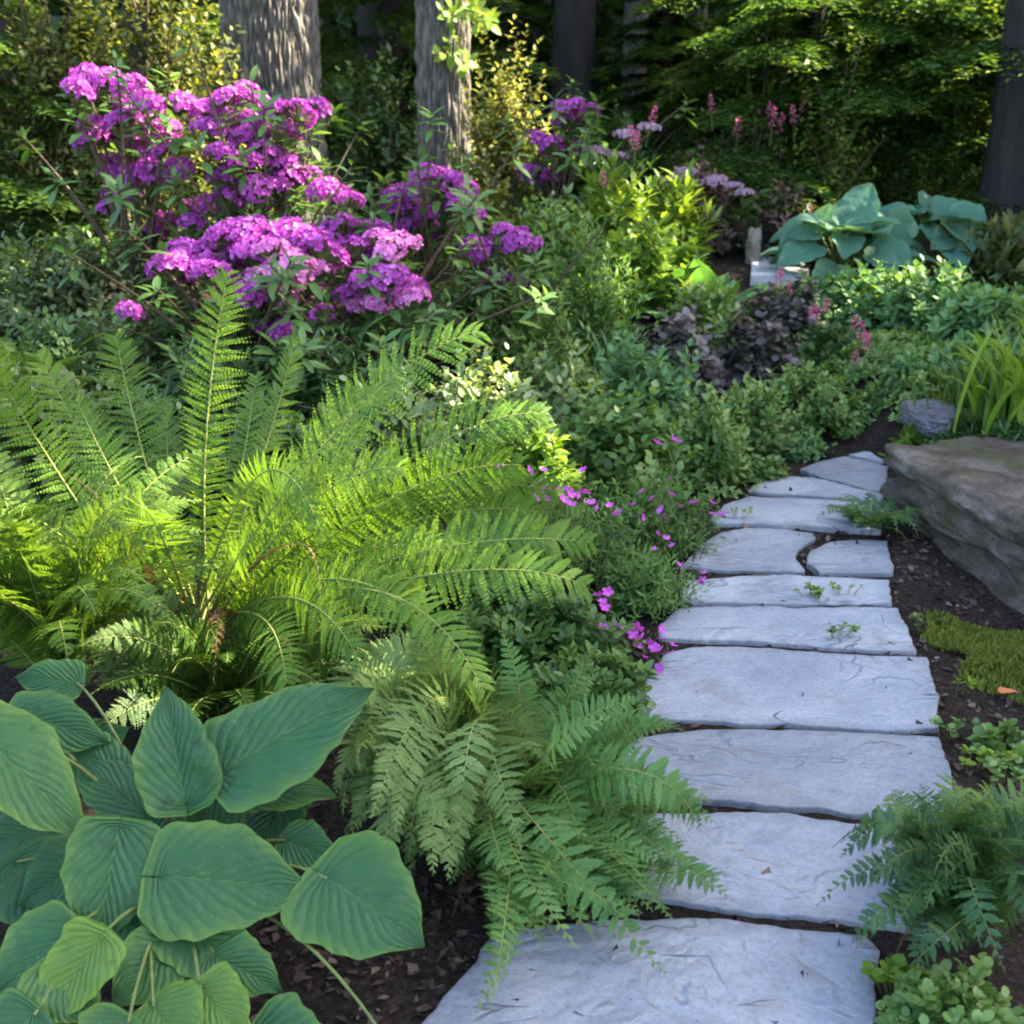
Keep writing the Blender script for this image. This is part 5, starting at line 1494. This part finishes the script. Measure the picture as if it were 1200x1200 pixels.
# leafy shrubs that stand before the wood
def shrub(label, px, y, hw, top, n, nl, ll, mat, tpl=OVATE, seed=0, name="shrub", **ex):
    c, rx, h = at_px(px, y, hw, top)
    kw = dict(stems=60, stem_mat='twig', stem_r=.009, fill=.25, along=.22, upright=.5, lump=.3, tvar=.2, shoot_var=.2)
    kw.update(ex)
    return mound(name, label, "shrub", c, rx, rx * .6, h, n, nl, ll, mat, tpl, seed=500 + seed, **kw)
shrub("tall olive green shrub with small leaves at the left edge", 45, 6.9, 130, -60, 700, 10, .055, 'olive', seed=1)
shrub("tall olive green shrub with brighter leaves left of the thick grey trunk", 175, 7.2, 120, -60, 650, 10, .055, 'olive', seed=2, tintb=.6)
shrub("yellow green shrub glowing between the purple rhododendron blooms", 232, 6.5, 65, 120, 330, 9, .05, 'yellow', seed=3, tintb=.6)
shrub("sunlit yellow green shrub right of the thinner grey trunk", 590, 7.6, 70, 85, 520, 10, .05, 'yellow', seed=4)
shrub("lower yellow green shrub left of the far purple blooms", 570, 6.6, 55, 230, 260, 9, .05, 'olive', seed=5, tintb=.7)
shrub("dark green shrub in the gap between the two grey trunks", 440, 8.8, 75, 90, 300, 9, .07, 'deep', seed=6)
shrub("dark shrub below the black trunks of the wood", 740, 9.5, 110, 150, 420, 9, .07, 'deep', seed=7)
shrub("green leafy shrub behind the right half of the blue hosta", 1110, 8.4, 110, 170, 520, 9, .05, 'sapling', seed=8, tintb=.3)
shrub("green undershrub at the foot of the young beech", 980, 8.3, 70, 200, 330, 9, .05, 'sapling', seed=9, tintb=.35)
shrub("dark shrub under the hemlock boughs left of the hosta", 880, 9.3, 80, 170, 320, 9, .06, 'deep', seed=10)

for px, y, hw, top, tb, label in [(990, 8.0, 55, 95, .6, "young beech with sunlit yellow green leaves left of the blue hosta's top"), (905, 8.9, 48, 0, .45, "leafy sapling in half shade above the rose flower spikes"),
                                  (1075, 8.7, 80, -20, .5, "leafy sapling with bright tips above the middle of the blue hosta"), (1165, 8.3, 70, -30, .45, "leafy sapling overhanging the trunk at the right edge")]:
    shrub(label, px, y, hw, top, 330, 9, .06, 'sapling', seed=px, name="sapling", fill=.15, upmix=1.6, el=(-10, 25), along=.16, lump=.4, tintb=tb, shoot_var=.25, stems=40)
# the far wood that closes the view: one mass
def far_wood():
    r = np.random.default_rng(77)
    mb = MB()
    n = 95000
    th = r.uniform(rad(50), rad(130), n)
    R = r.uniform(15, 26, n)
    x, y = np.cos(th) * R, np.sin(th) * R
    zmax = 9.5
    z = hf(x, y) + r.uniform(0, 1, n) ** 1.1 * zmax
    pos = np.stack([x, y, z], -1)
    k = np.array([mnoise.noise((a * .5, b * .5, c_ * .6)) for a, b, c_ in pos]) > -.3
    pos = pos[k]; m = len(pos)
    dd = rdir(m, r); dd[:, 2] -= .3
    scatter(mb, FAR, pos, dd, norm(rdir(m, r) * .8 + [0, 0, .8]), r.uniform(.25, .55, m), np.clip(r.normal(.35, .2, m), 0, 1))
    tag(mb.build("woods", M['woods']), "dark leafy mass of the wood closing the view behind the trees", "woods", None, "stuff")
far_wood()

SHADE = np.array([P(px, py, y) + SUN * t for px, py, y, t in [(900, 640, 4.0, 6.3), (950, 590, 4.4, 6.6), (1000, 550, 4.8, 6.9), (900, 690, 3.6, 6.2), (850, 600, 4.3, 6.8), (1100, 480, 5.0, 6), (1100, 600, 4.0, 5.6), (900, 800, 2.9, 6), (900, 900, 2.5, 6.2), (800, 1100, 1.9, 6.4)]])  # extra leaf clumps set along the sun's rays to keep the path shaded
# unseen trees beyond the right edge, crowns shaped to shade and dapple the garden
for i, (x, y, ht, cr, n) in enumerate([(6.2, 2.6, 5.6, 2.1, 4200), (6.8, 5.6, 6.5, 2.3, 4800), (6.6, 8.6, 7.6, 2.3, 4800), (7.6, 11.4, 8.2, 2.5, 4800), (5.9, .2, 5.2, 1.9, 3300), (8.8, 7.2, 9.0, 2.6, 4800), (8.6, 3.6, 7.6, 2.4, 4000), (8.9, 14, 9.0, 2.6, 4200)]):
    tree("unseen leafy tree beyond the right edge of the garden, its crown shaped to break the low sun", 0, y, 60, ht, 80 + i, 1.2, cr, int(n * 1.7), holes=HOLES, x=x, extra=SHADE if i in (1, 2) else None, ll=.24, detail=(40, 60), group="unseen trees shaped to shade the garden", tintb=.45)

# ------------------------------------------------------------------ moss and weeds
def moss_patch(label, cx, cy, rx, ry, n, seed, h=.022, z=None):
    r = np.random.default_rng(seed)
    a = r.uniform(0, 6.28, n); q = r.random(n) ** .62 * 1.12 * (1 + .25 * np.sin(3 * a + seed) + .15 * np.sin(7 * a))
    x, y = cx + np.cos(a) * q * rx, cy + np.sin(a) * q * ry
    zz = hf(x, y) + np.clip(1 - q ** 2, 0, 1) * .03
    d = norm(np.array([0, 0, 1.]) + r.normal(size=(n, 3)) * .5)
    mb = MB()
    scatter(mb, KITE, np.stack([x, y, zz], -1), d, rdir(n, r), h * r.uniform(.5, 1.2, n), np.clip(r.normal(.5, .2, n) + .15 * np.sin(x * 20) * np.sin(y * 23), 0, 1), 0, .35)
    tag(mb.build("moss", M['moss']), label, "moss", None, "stuff")
mp_ = G(1165, 775)
moss_patch("lime green moss patch on the mulch in front of the boulder", mp_[0] + .05, mp_[1], .20, .20, 9000, 1)
mp_ = P(1105, 505, 4.9)
moss_patch("yellowish moss around the flat rock behind the boulder", mp_[0] + .14, 5.0, .30, .36, 9000, 2, .03)

def sprig(label, px, py, n, ll, seed, mat='lime', spread=.03):
    r = np.random.default_rng(seed)
    g = G(px, py)
    c = np.array([g[0], g[1], float(hf(g[0], g[1]))])
    root = thing("weed", label, "weed", c)
    tips = r.normal(size=(n, 3)) * [spread, spread * .5, .006]; tips[:, 2] = .042 + abs(tips[:, 2])
    mb = MB()
    shoot_leaves(mb, tips, norm(r.normal(size=tips.shape) * .2 + [0, 0, 1]), 5, ll, .012, ROUND, (0, 40), r)
    o = bpy.data.objects.new("leaves", mb.mesh("leaves", M[mat])); COL.objects.link(o); o.parent = root
    mb = MB()
    tubes(mb, tips * [.5, .5, 0], tips, tips * [.7, .7, .6], .0012, .001, 3, 3)
    o = bpy.data.objects.new("stalks", mb.mesh("stalks", M['stem'])); COL.objects.link(o); o.parent = root
for i, (px, py, n, ll, label, mat) in enumerate([
    (955, 707, 10, .016, "tiny weed sprouting in the joint below the long thin slab", 'cover'), (985, 705, 5, .014, "smaller weed in the same joint, nearer the right end of the long thin slab", 'lime'),
    (978, 752, 6, .018, "weed in the joint in front of the chipped blue slab", 'cover'), (862, 613, 5, .016, "weed at the left end of the joint above the notched slab", 'lime'),
    (1105, 868, 5, .022, "single weed at the far right corner of the slanting slab", 'cover'), (1150, 880, 7, .024, "two leaved seedling in the mulch left of the pale weed", 'cover'), (1140, 905, 6, .022, "light seedling in the mulch above the right fern", 'lime'),
    (1175, 925, 10, .024, "pale green seedling clump just behind the right fern", 'cover'), (1120, 815, 3, .02, "lone seedling near the front edge of the moss patch", 'lime'), (1075, 742, 3, .024, "pale seedling beside the chipped blue slab", 'grey'),
    (1050, 1165, 12, .026, "low round leaved weed at the right end of the near slab", 'lime'), (1085, 1180, 12, .026, "round leaved weed in the near right corner beside the seedling clump", 'cover')]):
    sprig(label, px, py, n, ll, 200 + i, mat)
# the bed goes on, low and leafy, past both sides of the view
def side_cover(label, x0, x1, y0, y1, n, seed, mat):
    r = np.random.default_rng(seed)
    x, y = r.uniform(x0, x1, n), r.uniform(y0, y1, n)
    k = np.array([mnoise.noise((a * 1.3, b * 1.3, seed)) for a, b in zip(x, y)])
    x, y, k = x[k > -.35], y[k > -.35], k[k > -.35]
    tips = np.stack([x, y, hf(x, y) + .05 + .28 * np.clip(k + .35, 0, 1) * r.uniform(.3, 1, len(x))], -1)
    mb = MB()
    shoot_leaves(mb, tips, norm(r.normal(size=tips.shape) * .35 + [0, 0, 1]), 8, .06, .07, OVATE, (5, 55), r)
    tag(mb.build("ground_cover", M[mat]), label, "ground cover", None, "stuff")
side_cover("low leafy ground cover running on past the left edge of the bed", -5.0, -1.75, 2.6, 7.5, 2600, 5, 'glossy')
side_cover("low leafy ground cover around the broad leaves' outer side", -3.6, -1.2, .9, 2.6, 900, 6, 'glossy')
side_cover("low leafy ground cover on the soil right of the boulder", 2.45, 5.0, 2.2, 7.0, 1500, 7, 'cover')
# one orange fallen leaf on the mulch
g = G(1168, 818)
ol = link("fallen_leaf", blade_mesh("fallen_leaf", g + [0, 0, .02], g + [.05, -.005, .024], .022, (0, -.3, 1), 'rose', cord=0))
M['orange'] = plain_mat("orange_dead_leaf", (.42, .10, .03), (.55, .2, .08))
ol.data.materials[0] = M['orange']
tag(ol, "orange dead leaf lying at the front of the moss patch", "leaf")
